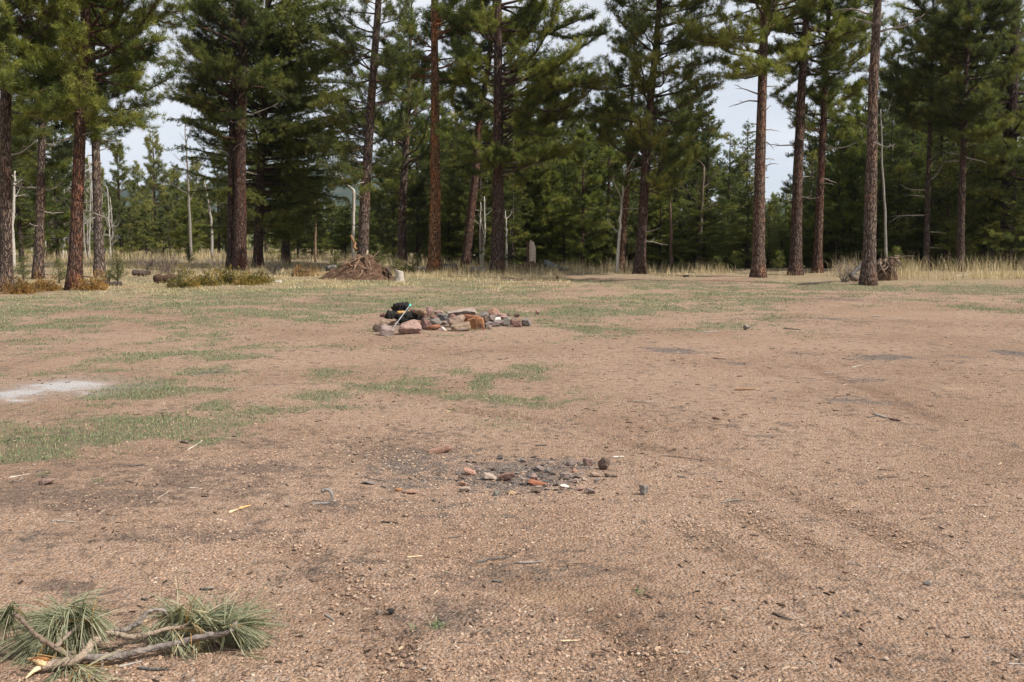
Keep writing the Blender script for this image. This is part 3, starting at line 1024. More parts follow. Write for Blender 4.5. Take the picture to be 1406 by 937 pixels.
B0 = dict(K=16, nl=.24, nw=.026, sides=9)
variant('tall_a', H=16, r0=.17, zb=2.8, R=3.3, fol='pine_dark', bark=DARK, seed=101, zmax_detail=13, dens=.75, **B0)
variant('tall_b', H=15, r0=.15, zb=.9, R=3.1, fol='pine_dark', bark=(.14, .10, .08), seed=102, zmax_detail=13, dens=.75, **B0)
variant('mid_a', H=11, r0=.13, zb=.8, R=2.3, fol='pine', bark=DARK, seed=103, dens=.8, **B0)
variant('mid_b', H=10, r0=.14, zb=1.3, R=2.2, fol='far_pine', bark=(.17, .12, .09), seed=104, dens=.8, **B0)
variant('fir_a', H=14, r0=.16, zb=.5, R=3.2, kind='fir', fol='fir', bark=DARK, seed=105, zmax_detail=13, dz=.42, dens=1.0, K=12, nl=.18, nw=.028, sides=9)
variant('fir_b', H=9, r0=.12, zb=.4, R=2.5, kind='fir', fol='pine_dark', bark=DARK, seed=106, dz=.38, dens=1.0, K=12, nl=.18, nw=.028, sides=9)
variant('low_a', H=6, r0=.08, zb=.25, R=1.7, fol='far_pine', bark=(.16, .12, .09), seed=107, dens=.9, **B0)


def wood_tree(key, px, Y, top_py, label, group, rng=np.random.default_rng(77)):
    kw, fol, bark, seed, made = VAR[key]
    x = AT(px, 320, Y)[0]
    z = HZ(x, Y)
    h = AT(px, top_py, Y)[2] - z
    sc = h / kw['H']
    rz = rng.uniform(0, 6.28)
    cat = 'fir tree' if 'fir' in key else 'pine tree'
    name = 'background_fir' if 'fir' in key else 'background_pine'
    if not made:
        k2 = dict(kw)
        o = plant_tree(name, (x, Y, z), TreeSpec(**k2), [(0, 0, 0), (rng.normal(0, .15), 0, kw['H'] * .5)], seed, label, cat, group, bark, fol)
        o.rotation_euler = (0, 0, rz)
        o.scale = (sc, sc, sc)
        made.append(o)
    else:
        o = dup(made[0], (x, Y, z), rz, sc, label, group)
        o['category'] = cat
        o.name = name
        for c in o.children:
            if c.name.startswith('trunk'):
                f = rng.uniform(.7, 1.5)
                c.color = (bark[0] * f, bark[1] * f * rng.uniform(.9, 1.05), bark[2] * f * rng.uniform(.85, 1.05), 1)
    # keep the width of the crown near the height-free value
    o.scale = (sc * .5 + .5 * min(1.25, max(.8, sc)), sc * .5 + .5 * min(1.25, max(.8, sc)), sc)
    return o


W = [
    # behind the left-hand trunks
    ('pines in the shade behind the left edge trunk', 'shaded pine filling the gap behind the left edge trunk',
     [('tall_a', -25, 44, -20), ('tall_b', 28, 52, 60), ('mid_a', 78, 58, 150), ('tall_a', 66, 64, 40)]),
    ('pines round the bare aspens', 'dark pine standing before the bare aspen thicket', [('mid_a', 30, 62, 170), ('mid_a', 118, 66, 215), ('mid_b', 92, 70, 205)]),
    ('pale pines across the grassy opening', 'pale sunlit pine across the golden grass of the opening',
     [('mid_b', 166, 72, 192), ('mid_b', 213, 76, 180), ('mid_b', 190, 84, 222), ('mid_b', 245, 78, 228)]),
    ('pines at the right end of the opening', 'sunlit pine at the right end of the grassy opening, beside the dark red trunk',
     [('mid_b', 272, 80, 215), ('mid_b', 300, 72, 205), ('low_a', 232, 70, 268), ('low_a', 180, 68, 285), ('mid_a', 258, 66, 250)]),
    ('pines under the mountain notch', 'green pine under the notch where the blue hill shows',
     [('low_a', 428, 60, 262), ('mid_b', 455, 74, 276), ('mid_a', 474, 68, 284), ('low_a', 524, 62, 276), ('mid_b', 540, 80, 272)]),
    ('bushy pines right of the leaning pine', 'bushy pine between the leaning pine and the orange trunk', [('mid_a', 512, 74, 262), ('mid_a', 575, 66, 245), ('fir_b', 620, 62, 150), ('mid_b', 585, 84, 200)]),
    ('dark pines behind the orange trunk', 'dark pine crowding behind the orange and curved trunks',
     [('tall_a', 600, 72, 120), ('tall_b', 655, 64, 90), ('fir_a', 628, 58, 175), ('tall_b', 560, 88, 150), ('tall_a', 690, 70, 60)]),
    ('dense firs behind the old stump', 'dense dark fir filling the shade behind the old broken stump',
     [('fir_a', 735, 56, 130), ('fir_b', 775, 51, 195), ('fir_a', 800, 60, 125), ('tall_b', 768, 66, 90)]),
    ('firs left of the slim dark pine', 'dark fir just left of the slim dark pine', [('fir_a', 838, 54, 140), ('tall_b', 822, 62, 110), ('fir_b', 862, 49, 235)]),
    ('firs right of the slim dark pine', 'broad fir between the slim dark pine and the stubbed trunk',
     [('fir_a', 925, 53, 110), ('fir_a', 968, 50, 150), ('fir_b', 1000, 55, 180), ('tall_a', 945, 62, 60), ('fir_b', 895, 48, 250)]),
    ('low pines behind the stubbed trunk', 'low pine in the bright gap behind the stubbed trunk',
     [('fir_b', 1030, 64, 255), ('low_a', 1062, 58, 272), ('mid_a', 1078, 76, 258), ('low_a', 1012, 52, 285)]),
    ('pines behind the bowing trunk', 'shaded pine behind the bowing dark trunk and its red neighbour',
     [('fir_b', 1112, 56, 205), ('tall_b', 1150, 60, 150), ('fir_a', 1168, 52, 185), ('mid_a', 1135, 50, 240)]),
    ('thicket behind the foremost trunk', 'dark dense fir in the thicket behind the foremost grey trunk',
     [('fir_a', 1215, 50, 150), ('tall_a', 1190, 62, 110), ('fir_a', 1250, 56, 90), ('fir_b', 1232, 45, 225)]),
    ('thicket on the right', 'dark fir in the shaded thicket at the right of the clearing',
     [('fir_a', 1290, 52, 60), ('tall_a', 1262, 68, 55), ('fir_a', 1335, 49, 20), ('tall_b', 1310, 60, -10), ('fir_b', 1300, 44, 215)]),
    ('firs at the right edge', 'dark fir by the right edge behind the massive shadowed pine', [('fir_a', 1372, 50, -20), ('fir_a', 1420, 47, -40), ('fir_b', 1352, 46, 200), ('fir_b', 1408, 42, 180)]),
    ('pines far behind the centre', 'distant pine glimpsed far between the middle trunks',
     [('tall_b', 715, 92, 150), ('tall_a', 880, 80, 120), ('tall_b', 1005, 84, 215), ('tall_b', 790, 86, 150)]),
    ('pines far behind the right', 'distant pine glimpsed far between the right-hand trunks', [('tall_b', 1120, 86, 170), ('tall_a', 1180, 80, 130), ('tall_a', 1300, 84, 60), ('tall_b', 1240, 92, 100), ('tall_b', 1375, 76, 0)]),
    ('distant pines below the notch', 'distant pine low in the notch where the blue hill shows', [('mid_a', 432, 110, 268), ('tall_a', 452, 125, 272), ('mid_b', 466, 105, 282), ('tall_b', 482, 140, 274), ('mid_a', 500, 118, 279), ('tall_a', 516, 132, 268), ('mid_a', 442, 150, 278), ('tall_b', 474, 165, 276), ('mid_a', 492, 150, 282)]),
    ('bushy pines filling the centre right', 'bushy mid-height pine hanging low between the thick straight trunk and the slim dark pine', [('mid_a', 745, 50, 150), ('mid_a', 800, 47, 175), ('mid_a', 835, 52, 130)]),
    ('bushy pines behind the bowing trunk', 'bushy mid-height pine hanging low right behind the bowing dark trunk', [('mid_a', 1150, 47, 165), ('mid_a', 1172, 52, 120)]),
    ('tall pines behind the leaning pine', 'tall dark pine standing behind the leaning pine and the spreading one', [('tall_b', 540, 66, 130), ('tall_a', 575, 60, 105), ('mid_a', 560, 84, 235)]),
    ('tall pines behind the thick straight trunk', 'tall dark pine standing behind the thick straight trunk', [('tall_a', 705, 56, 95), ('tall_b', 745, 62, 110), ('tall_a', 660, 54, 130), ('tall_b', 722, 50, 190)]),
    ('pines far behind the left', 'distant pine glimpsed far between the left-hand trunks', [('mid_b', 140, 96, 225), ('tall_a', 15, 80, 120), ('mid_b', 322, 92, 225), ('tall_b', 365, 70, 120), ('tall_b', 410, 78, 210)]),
]
for grp, lab, lst in W:
    for (key, px, Y, ty) in lst:
        wood_tree(key, px, Y, ty, lab, grp)

U = [
    ('bushy conifers under the trees behind the orange trunk', 'low bushy conifer in the shade between the orange trunk and the thick straight one', 565, 690, 6, (240, 285), (50, 66)),
    ('bushy conifers behind the old stump', 'low bushy conifer in the shade behind the old broken stump and its mound', 700, 830, 8, (225, 290), (46, 60)),
    ('bushy conifers behind the slim dark pine', 'low bushy conifer in the shade right behind the slim dark pine', 835, 925, 6, (235, 295), (46, 58)),
    ('bushy conifers left of the stubbed trunk', 'low bushy conifer in the shade left of the trunk with dead stubs', 930, 1032, 7, (225, 295), (46, 58)),
    ('bushy conifers between the right-hand trunks', 'low bushy conifer filling the gaps between the stubbed, bowing and red trunks', 1045, 1180, 8, (268, 305), (46, 60)),
    ('bushy conifers in the thicket behind the foremost trunk', 'low bushy conifer in the deep shade right of the foremost trunk', 1200, 1300, 8, (210, 280), (45, 58)),
    ('bushy conifers at the right edge', 'low bushy conifer in the deep shade near the right edge', 1305, 1420, 8, (190, 280), (46, 58)),
    ('bushy pines behind the root mound', 'low bushy pine behind the root mound and the fir beside it', 375, 560, 7, (282, 305), (56, 78)),
    ('bushy pines behind the left trunks', 'low bushy pine in the shade behind the left-hand trunks', -10, 130, 6, (235, 285), (90, 104)),
    ('tall dark pines closing the wood behind the centre', 'tall dark pine closing the wood behind the middle trunks', 570, 1030, 9, (95, 165), (64, 84)),
    ('tall dark pines closing the wood on the right', 'tall dark pine closing the wood behind the right-hand trunks', 1110, 1420, 9, (20, 150), (60, 84)),
    ('distant pines beyond the wood, left', 'distant pine beyond the grassy opening', 130, 320, 8, (225, 275), (95, 130)),
    ('distant pines beyond the wood, middle', 'distant pine in the far gaps between the middle trunks', 530, 720, 14, (225, 270), (100, 190)),
    ('distant pines beyond the wood, centre', 'distant pine in the far gaps behind the slim dark pine', 720, 1030, 12, (190, 250), (90, 150)),
    ('distant pines beyond the wood, right', 'distant pine in the far gaps between the right-hand trunks', 1030, 1420, 16, (262, 285), (85, 170)),
    ('bushy pines across the grass', 'low pale pine across the golden grass of the opening', 140, 315, 8, (245, 305), (68, 90)),
]
urng = np.random.default_rng(404)
for grp, lab, xa, xb, n, (ta, tb_), (ya, yb) in U:
    for q in range(n):
        key = ('mid_a', 'low_a', 'mid_a')[urng.integers(0, 3)] if 'pine' in lab or urng.random() < .62 else ('fir_b', 'fir_a')[int(urng.random() < .35)]
        if 'tall' in lab:
            key = ('tall_a', 'tall_b', 'fir_a')[q % 3]
        if 'pale' in lab:
            key = ('mid_b', 'low_a')[q % 2]
        wood_tree(key, xa + (xb - xa) * (q + urng.uniform(.1, .9)) / n, urng.uniform(ya, yb), urng.uniform(ta, tb_), lab, grp, urng)

# low green growth in the wood's edge (saplings)
def sapling(px, py_base, py_top, label, seed, Y=None, fol='sapling', group='young pines at the edge of the clearing', wide=.42):
    Y = Y or YB(py_base)
    b = AT(px, py_base, Y)
    bz = HZ(b[0], Y)
    h = AT(px, py_top, Y)[2] - bz
    root = empty('pine_sapling', (b[0], Y, bz), label, 'sapling', group)
    rng = np.random.default_rng(seed)
    tb, cb = MB(), MB()
    p, _ = curve((0, 0, -.03), (0, 0, 1), h * .95, 6, rng, .3, .03)
    tb.tube(p, np.linspace(.02 + .012 * h, .005, 7), 6)
    P, D = [], []
    for z in np.arange(.12 * h, h * .95, .09):
        for _ in range(4):
            az = rng.uniform(0, 6.28)
            L = h * wide * (1.05 - z / h) * rng.uniform(.6, 1.1) + .05
            d = unit(np.array([math.cos(az), math.sin(az), .55]))
            q = np.array([np.interp(z, p[:, 2], p[:, 0]), np.interp(z, p[:, 2], p[:, 1]), z])
            tb.tube(np.array([q, q + d * L]), np.array([.007, .004]), 3, cap=False)
            m = max(2, int(L / .07))
            fr = np.linspace(.25, 1, m)[:, None]
            P.append(q + d * L * fr)
            D.append(np.tile(d + np.array([0, 0, .3]), (m, 1)))
    P.append(p[-1:])
    D.append(np.array([[0, 0, 1.0]]))
    needles(cb, np.concatenate(P), np.concatenate(D), .13, 12, .010, rng, .6)
    tb.obj('stem', M['wood'], root, color=(.16, .11, .08))
    cb.obj('needles', M[fol], root, smooth=False)
    return root


sapling(32, 384, 353, 'young pine beside the left edge trunk', 201)
sapling(81, 386, 358, 'young pine just left of the red-barked pine', 202)
sapling(162, 388, 349, 'bright young pine right of the grey patchy trunk', 203)
sapling(150, 388, 372, 'tiny pine at the foot of the bright young one', 204)
sapling(519, 372, 334, 'young pine half hidden by the right flank of the root mound', 205, Y=39)
sapling(460, 374, 346, 'young pine rising behind the left flank of the root mound', 206, Y=40)
sapling(573, 366, 348, 'young pine just left of the orange trunk', 207, Y=45)
sapling(545, 374, 356, 'dusky young pine behind the pale stump', 208, Y=40, fol='pine_dark')
sapling(260, 360, 340, 'young pine in the golden grass of the opening', 209, Y=52)
sapling(985, 378, 352, 'young pine at the wood edge left of the stubbed trunk', 210, Y=42, fol='pine')
sapling(1010, 378, 346, 'young pine touching the stubbed trunk from the left', 211, Y=43, fol='pine')
sapling(935, 378, 358, 'young pine midway between the slim dark pine and the stubbed trunk', 212, Y=43, fol='pine')
sapling(1230, 380, 338, 'young pine behind the tangled root wad', 213, Y=38, fol='pine')
sapling(1068, 376, 345, 'young pine between the stubbed trunk and the bowing one', 214, Y=42, fol='pine')
sapling(820, 374, 350, 'young pine left of the white dead aspen', 215, Y=44, fol='pine')

# ------------------------------------------------------------------ aspens and dead poles
def bare_tree(px_pts, w, label, seed, Y, name='bare_aspen', cat='aspen', color=(.50, .46, .40), group=None, branches=8, bl=.9, z0=.35):
    b = AT(*px_pts[0], Y)
    bz = HZ(b[0], Y)
    root = empty(name, (b[0], Y, bz), label, cat, group)
    rng = np.random.default_rng(seed)
    P = np.array([(AT(px, py, Y)[0] - b[0], rng.normal(0, .02), AT(px, py, Y)[2] - bz) for px, py in px_pts])
    P[0, 2] = -.1
    Q = np.stack([np.interp(np.linspace(0, len(P) - 1, 4 * len(P)), np.arange(len(P)), P[:, i]) for i in range(3)], -1)
    Q[1:-1, :2] += rng.normal(0, .012, (len(Q) - 2, 2))
    r0 = w * Y / F / 2
    tb = MB()
    tb.tube(Q, np.linspace(r0 * 1.15, r0 * .35, len(Q)), 8, .08, seed)
    tb.obj('trunk', M['aspen'], root, color=color)
    if branches:
        bb = MB()
        for k in range(branches):
            if group is None:
                bb = MB()
            i = int(len(Q) * rng.uniform(z0, .97))
            az, el = rng.uniform(0, 6.28), rng.uniform(.2, 1.1)
            d = np.array([math.cos(az) * math.cos(el), math.sin(az) * math.cos(el), math.sin(el)])
            q, dd = curve(Q[i], d, bl * rng.uniform(.4, 1.2), 5, rng, .3, .18)
            bb.tube(q, np.linspace(r0 * .35, .006, len(q)), 4, cap=False)
            for _ in range(5):
                j = rng.integers(2, len(q))
                t, _x = curve(q[j], unit(dd + rng.normal(0, .6, 3)), bl * .35 * rng.uniform(.4, 1), 3, rng, .2, .2)
                bb.tube(t, np.linspace(.008, .004, len(t)), 3, cap=False)
            if group is None:
                bb.obj('branch', M['aspen'], root, color=tuple(c * .75 for c in color))
        if group is not None:
            bb.obj('crown', M['aspen'], root, color=tuple(c * .75 for c in color))
    return root


bare_tree([(19, 368), (18, 310), (20, 262), (21, 235)], 5, 'white aspen trunk hugging the right of the left edge pine', 301, 43)
bare_tree([(484, 340), (485, 300), (486, 262), (478, 256), (470, 246), (467, 238), (458, 244), (446, 236), (438, 238)], 4, 'white dead aspen with a kinked top left of the leaning pine', 302, 52, branches=3, bl=1.2, z0=.6)
bare_tree([(847, 376), (851, 320), (854, 275), (858, 228)], 4.4, 'white dead aspen crossing in front of the thin orange-brown trunk', 303, 40.5, branches=5, bl=1.4)
bare_tree([(661, 362), (659, 320), (660, 278)], 3.2, 'slim white aspen, left one of the pair between the curved and thick trunks', 304, 50, branches=3)
bare_tree([(662, 363), (666, 320), (665, 270)], 3.2, 'slim white aspen, right one of the pair between the curved and thick trunks', 305, 49, branches=3)
bare_tree([(696, 368), (695, 320), (694, 290)], 3.4, 'pale aspen touching the right side of the thick straight trunk', 306, 46, branches=3)
bare_tree([(703, 370), (703, 300), (704, 250), (705, 195)], 3.4, 'tall pale aspen a step right of the thick straight trunk', 307, 47, color=(.42, .38, .32), branches=6)
bare_tree([(262, 350), (260, 290), (258, 230), (254, 175)], 4, 'tall grey dead pole against the sky in the opening', 308, 62, 'dead_snag', 'snag', (.25, .225, .20), branches=10, bl=1.6)
bare_tree([(292, 352), (290, 300), (283, 262), (278, 238)], 3.6, 'bent grey dead pole right of the tall one in the opening', 309, 60, 'dead_snag', 'snag', (.34, .31, .28), branches=4, bl=2.0)
bare_tree([(1218, 362), (1215, 290), (1211, 210), (1209, 150)], 3.8, 'thin grey dead pole beside the foremost trunk', 310, 38, 'dead_snag', 'snag', (.25, .23, .205), branches=3, bl=1.0)
bare_tree([(922, 362), (921, 310), (920, 250)], 5, 'thin reddish pole in the shade right of the slim dark pine', 311, 46, 'dead_snag', 'snag', (.16, .10, .075), branches=5)
bare_tree([(958, 366), (962, 310), (967, 230)], 7, 'grey-brown pole tilting right in the shade, among the firs', 312, 46, 'dead_snag', 'snag', (.15, .115, .09), branches=8, bl=1.4)
bare_tree([(433, 350), (433, 300), (432, 262)], 3, 'short brown pole left of the root mound', 313, 54, 'dead_snag', 'snag', (.24, .16, .11), branches=3)
rng = np.random.default_rng(12)
asp = []
for k in range(3):
    h = (4.4, 5.2, 3.8)[k]
    Y = 64 + 3 * k
    px = (60, 84, 48)[k]
    b = AT(px, 346, Y)
    top = AT(px, 346, Y)[2] + h
    py_top = 320 - (top - HC) * F / Y
    asp.append(bare_tree([(px, 347), (px + rng.normal(0, 1.5), 320), (px + rng.normal(0, 2.5), py_top)], 1.7, 'thin white aspen of the bare thicket behind the left trunks', 320 + k, Y,
                         group='bare aspen thicket', branches=18, bl=.8, z0=.25, color=(.50, .465, .42)))
for k in range(27):
    Y = rng.uniform(60, 78)
    px = rng.uniform(36, 128) if k < 22 else rng.uniform(130, 160)
    x = AT(px, 340, Y)[0]
    dup(asp[k % 3], (x, Y, HZ(x, Y)), rng.uniform(0, 6.28), rng.uniform(.8, 1.2))

# ------------------------------------------------------------------ far hills
def hills():
    n, m = 120, 160
    y = np.linspace(330, 3000, n)
    x = np.linspace(-1, 1, m)
    Y, Xn = np.meshgrid(y, x, indexing='ij')
    X = Xn * (Y * .95)
    h = -12 + 6 * fbm(X * .004, Y * .004, 0, 71, 4)
    a = X / Y
    h = h + sstep(450, 900, Y) * (1 - sstep(1000, 1500, Y)) * 30 * np.exp(-((a - .285) / .09) ** 2)
    h = h + sstep(1200, 2100, Y) * (60 + 62 * np.exp(-((a + .155) / .09) ** 2) + 30 * fbm(a * 6, a * 0, 0, 73, 3))
    h = h + sstep(450, 1200, Y) * 14
    V = np.stack([X, Y, h], -1).reshape(-1, 3)
    i, j = np.meshgrid(np.arange(n - 1), np.arange(m - 1), indexing='ij')
    q = np.stack([i * m + j, i * m + j + 1, (i + 1) * m + j + 1, (i + 1) * m + j], -1).reshape(-1, 4)
    mm, nt, out = new_mat('forested_hill')
    k = NT(nt)
    co = k.objco()
    c = k.ramp(k.noise(co, .02, 6, .75), [(.35, (.022, .030, .016)), (.6, (.05, .058, .026)), (.75, (.11, .095, .055))])
    k.principled(out, c, 1.0, 0.0)
    mb = MB()
    mb.add(V, None, q)
    tag(mb.obj('hills', mm), kind='structure')
    # the conifers that clothe the nearer slopes
    rng = np.random.default_rng(8)
    N = 5200
    yy = np.exp(rng.uniform(math.log(420), math.log(1000), N))
    xx = yy * rng.uniform(-.62, .62, N)
    keep = (yy > 330) | (xx > -.18 * yy)
    xx, yy = xx[keep], yy[keep]
    N = len(xx)
    zz = np.where(yy > 345, 0, height(xx, yy))
    fi = np.clip((yy - 330) / (3000 - 330) * (n - 1), 0, n - 2)
    fj = np.clip((xx / (yy * .95) + 1) / 2 * (m - 1), 0, m - 2)
    zz = np.where(yy > 345, h[fi.astype(int), fj.astype(int)], zz) - .5
    H = rng.uniform(6, 13, N)
    tiers, sd = 6, 7
    an = np.arange(sd) * 2 * math.pi / sd
    mb = MB()
    for t in range(tiers):
        zb_, zt = .05 + .15 * t, .30 + .14 * t
        r = (.17 - .024 * t) * H[:, None] * rng.uniform(.6, 1.25, (N, sd))
        a0 = an[None] + rng.uniform(0, 6, (N, 1))
        ring = np.stack([xx[:, None] + np.cos(a0) * r, yy[:, None] + np.sin(a0) * r, zz[:, None] + H[:, None] * (zb_ + rng.uniform(-.05, .05, (N, sd)))], -1)
        top = np.stack([xx, yy, zz + H * zt], -1)[:, None]
        V = np.concatenate([ring, top], 1).reshape(-1, 3)
        b = (np.arange(N) * (sd + 1))[:, None, None]
        f = np.stack([np.arange(sd), (np.arange(sd) + 1) % sd, np.full(sd, sd)], -1)[None] + b
        mb.add(V, f.reshape(-1, 3), None, np.repeat(rng.random(N), sd + 1))
    tag(mb.obj('far_forest', M['pine_dark'], smooth=False), 'dark conifer forest covering the slopes far behind the clearing', 'forest', kind='stuff')


hills()

# ------------------------------------------------------------------ stones
def sphere_dirs(k):
    v, f = ico()
    v = [tuple(a) for a in v]
    f = [tuple(a) for a in f]
    for _ in range(k):
        cache, nf = {}, []
        def mid(a, b):
            key = (min(a, b), max(a, b))
            if key not in cache:
                p = np.array(v[a]) + np.array(v[b])
                v.append(tuple(p / np.linalg.norm(p)))
                cache[key] = len(v) - 1
            return cache[key]
        for a, b, c in f:
            ab, bc, ca = mid(a, b), mid(b, c), mid(c, a)
            nf += [(a, ab, ca), (b, bc, ab), (c, ca, bc), (ab, bc, ca)]
        f = nf
    return np.array(v), np.array(f)


SPH = {k: sphere_dirs(k) for k in (1, 2, 3)}


def rock_shape(rng, size, block=False, rough=.10, lod=3, tilt=.25):
    v, f = SPH[lod]
    if block:
        nr = np.concatenate([np.eye(3), -np.eye(3)]) + rng.normal(0, .16, (6, 3))
        nr = np.concatenate([unit(nr), unit(rng.normal(size=(4, 3)))])
        hh = np.concatenate([rng.uniform(.62, .72, 6), rng.uniform(.80, .95, 4)])
    else:
        nr = unit(rng.normal(size=(13, 3)))
        hh = rng.uniform(.60, .88, 13)
    dt = np.maximum(v @ nr.T, 1e-4)
    r = np.minimum((hh[None] / dt).min(1), 1.15)
    p = v * r[:, None]
    s = rng.integers(0, 1000)
    p = p * (1 + rough * fbm(p[:, 0] * 2.5, p[:, 1] * 2.5, p[:, 2] * 2.5, s, 4))[:, None]
    p = p / np.abs(p).max(0) * np.array(size) / 2
    a = rng.normal(0, tilt)
    c, sn = math.cos(a), math.sin(a)
    p = np.stack([p[:, 0] * c - p[:, 2] * sn, p[:, 1], p[:, 0] * sn + p[:, 2] * c], -1)
    p = p * np.array(size) / (p.max(0) - p.min(0))
    p -= np.array([(p[:, 0].max() + p[:, 0].min()) / 2, (p[:, 1].max() + p[:, 1].min()) / 2, p[:, 2].min()])
    return p, f


RC = {'maroon': (.20, .115, .095), 'pink': (.29, .185, .155), 'salmon': (.34, .20, .145), 'grey': (.20, .178, .158), 'tan': (.285, .205, .150), 'orange': (.32, .155, .075),
      'rust': (.25, .105, .058), 'brown': (.13, .092, .07), 'white': (.58, .54, .48), 'darkgrey': (.095, .085, .08), 'purple': (.225, .175, .155), 'pale': (.32, .25, .205), 'yellow': (.42, .29, .16), 'black': (.022, .019, .018)}


def rock(x0, x1, yt, yb, col, label, group, seed, block=False, lift=0.0, depth=.8, lod=3, name='stone', cat='stone', rz=None, dy=0.0, sink=.14):
    cx = (x0 + x1) / 2
    p = GP(cx, yb)
    Yr = p[1]
    wd = (x1 - x0) * Yr / F
    D = math.hypot(p[0], p[1])
    al = math.atan2(HC, D)
    vis = (yb - yt) * Yr / F
    dp = wd * depth
    h = max(.22 * wd, (vis - dp * math.sin(al) * .8) / math.cos(al))
    rng = np.random.default_rng(seed)
    if name == 'small_stone':
        h *= .6
    if group == FG:
        wd, dp, h = wd * 1.14, dp * 1.2, h * 1.12
    v, f = rock_shape(rng, (wd, dp, h * (1 + sink)), block, lod=lod)
    mb = MB()
    mb.add(v, f)
    c = RC[col]
    c = tuple(np.clip(np.array(c) * rng.uniform(.88, 1.12) * (1 + rng.normal(0, .012, 3)), .01, .8))
    o = mb.obj(name, M['rock'], None, False, color=c)
    o.location = (p[0], Yr + dp * .45 + dy, p[2] - h * sink + lift)
    o.rotation_euler = (0, 0, rng.uniform(-.15, .15) if rz is None else rz)
    return tag(o, label, cat, group)


FG = 'stones of the fire ring'
fire = [
    (511.5, 526, 446, 456.5, 'brown', 'dark brown boulder at the far left end of the fire ring', 0),
    (522, 541, 438, 448, 'tan', 'tan grey stone behind the leftmost stones, beside the rod', 0),
    (521, 541, 446.5, 461, 'purple', 'tilted grey-pink slab at the foot of the thin rod', 1),
    (547, 577, 441, 460, 'pink', 'large pinkish boulder at the front left, biggest in the ring', 0),
    (551, 560, 438, 446, 'pale', 'whitish stone peeping over the large pinkish boulder', 0),
    (571.5, 579, 440, 448, 'salmon', 'small salmon stone right of the large pinkish boulder', 1),
    (577.5, 590, 439, 453.5, 'maroon', 'upright maroon stone right of the salmon one', 0),
    (591, 605.5, 436, 447.5, 'grey', 'rounded grey boulder left of the gap in the ring', 0),
    (586, 604, 446.5, 454.5, 'rust', 'low rusty brown stone at the front, left of a small white one', 0),
    (604.5, 612, 450, 456, 'white', 'small whitish stone at the front of the gap', 0),
    (585, 594, 420, 434, 'pink', 'pink triangular stone standing at the back of the ring', 0),
    (596, 609, 425, 433, 'pink', 'pink stone with a dark side at the back, right of the triangular one', 0),
    (602, 617, 434, 444, 'darkgrey', 'sooty dark stone inside the ring behind the grey block', 0),
    (598, 614, 431, 437, 'grey', 'flat grey stone behind the rounded grey boulder', 0),
    (614, 653, 423, 436, 'pale', 'long pale slab with sooty flank at the back of the ring', 1),
    (616, 637, 432, 448.5, 'tan', 'square tan-grey block standing on the right half of the ring', 1),
    (619, 645, 444, 456.5, 'tan', 'low tan block lying in front of the square one', 1),
    (635, 661, 432, 444.5, 'rust', 'orange-red brick-like stone right of the square block', 1),
    (643, 665, 438, 453.5, 'orange', 'orange-brown block in front of the orange-red one', 1),
    (670, 687, 423, 433, 'salmon', 'reddish stone with a dark left side at the back right', 0),
    (656, 670, 427, 434, 'grey', 'dull grey stone at the back, left of the reddish one', 0),
    (662, 671, 432, 444, 'brown', 'narrow dark brown stone right of the orange-brown block', 0),
    (670, 683, 432, 441, 'purple', 'dusky pink stone in the right half, behind the round white one', 0),
    (678, 687, 435, 441.5, 'white', 'round white stone among the right-hand stones', 0),
    (683, 697, 429, 437.5, 'pink', 'slanting pink slab near the right end', 1),
    (673, 690.5, 440, 448.5, 'purple', 'flat greyish pink stone below the round white one', 0),
    (688, 702, 436, 448, 'grey', 'grey stone in the low right tail of the ring', 0),
    (701, 716, 440, 450.5, 'maroon', 'dark stone with a red edge near the right end of the tail', 1),
    (715.5, 728.5, 438, 449, 'grey', 'rounded grey stone alone past the right end of the ring', 0),
    (665, 672, 443, 452, 'grey', 'small grey stone right of the orange-brown block', 0),
    (670, 675, 447, 454, 'pale', 'tiny pale stone at the front right foot of the ring', 0),
]
for q, (x0, x1, yt, yb, c, lab, bl) in enumerate(fire):
    rock(x0, x1, yt, yb, c, lab, FG, 500 + q, bool(bl), depth=.75)
rng = np.random.default_rng(90)
for q in range(34):
    x = rng.uniform(520, 712)
    y = rng.uniform(431, 449)
    s = rng.uniform(5, 11)
    rock(x, x + s, y - s * .7, y, ('pink', 'purple', 'brown', 'maroon')[q % 4], 'small dull stone lodged between the bigger ones of the fire ring', 'filler stones of the fire ring', 560 + q, lod=2)
rock(735, 741, 422.5, 430, 'pink', 'small pinkish stone on the grass behind the right end of the fire ring', None, 590, lod=2)
rock(1021, 1031, 444, 452, 'grey', 'small grey stone alone on the bare dirt right of the fire ring', None, 591, lod=2)

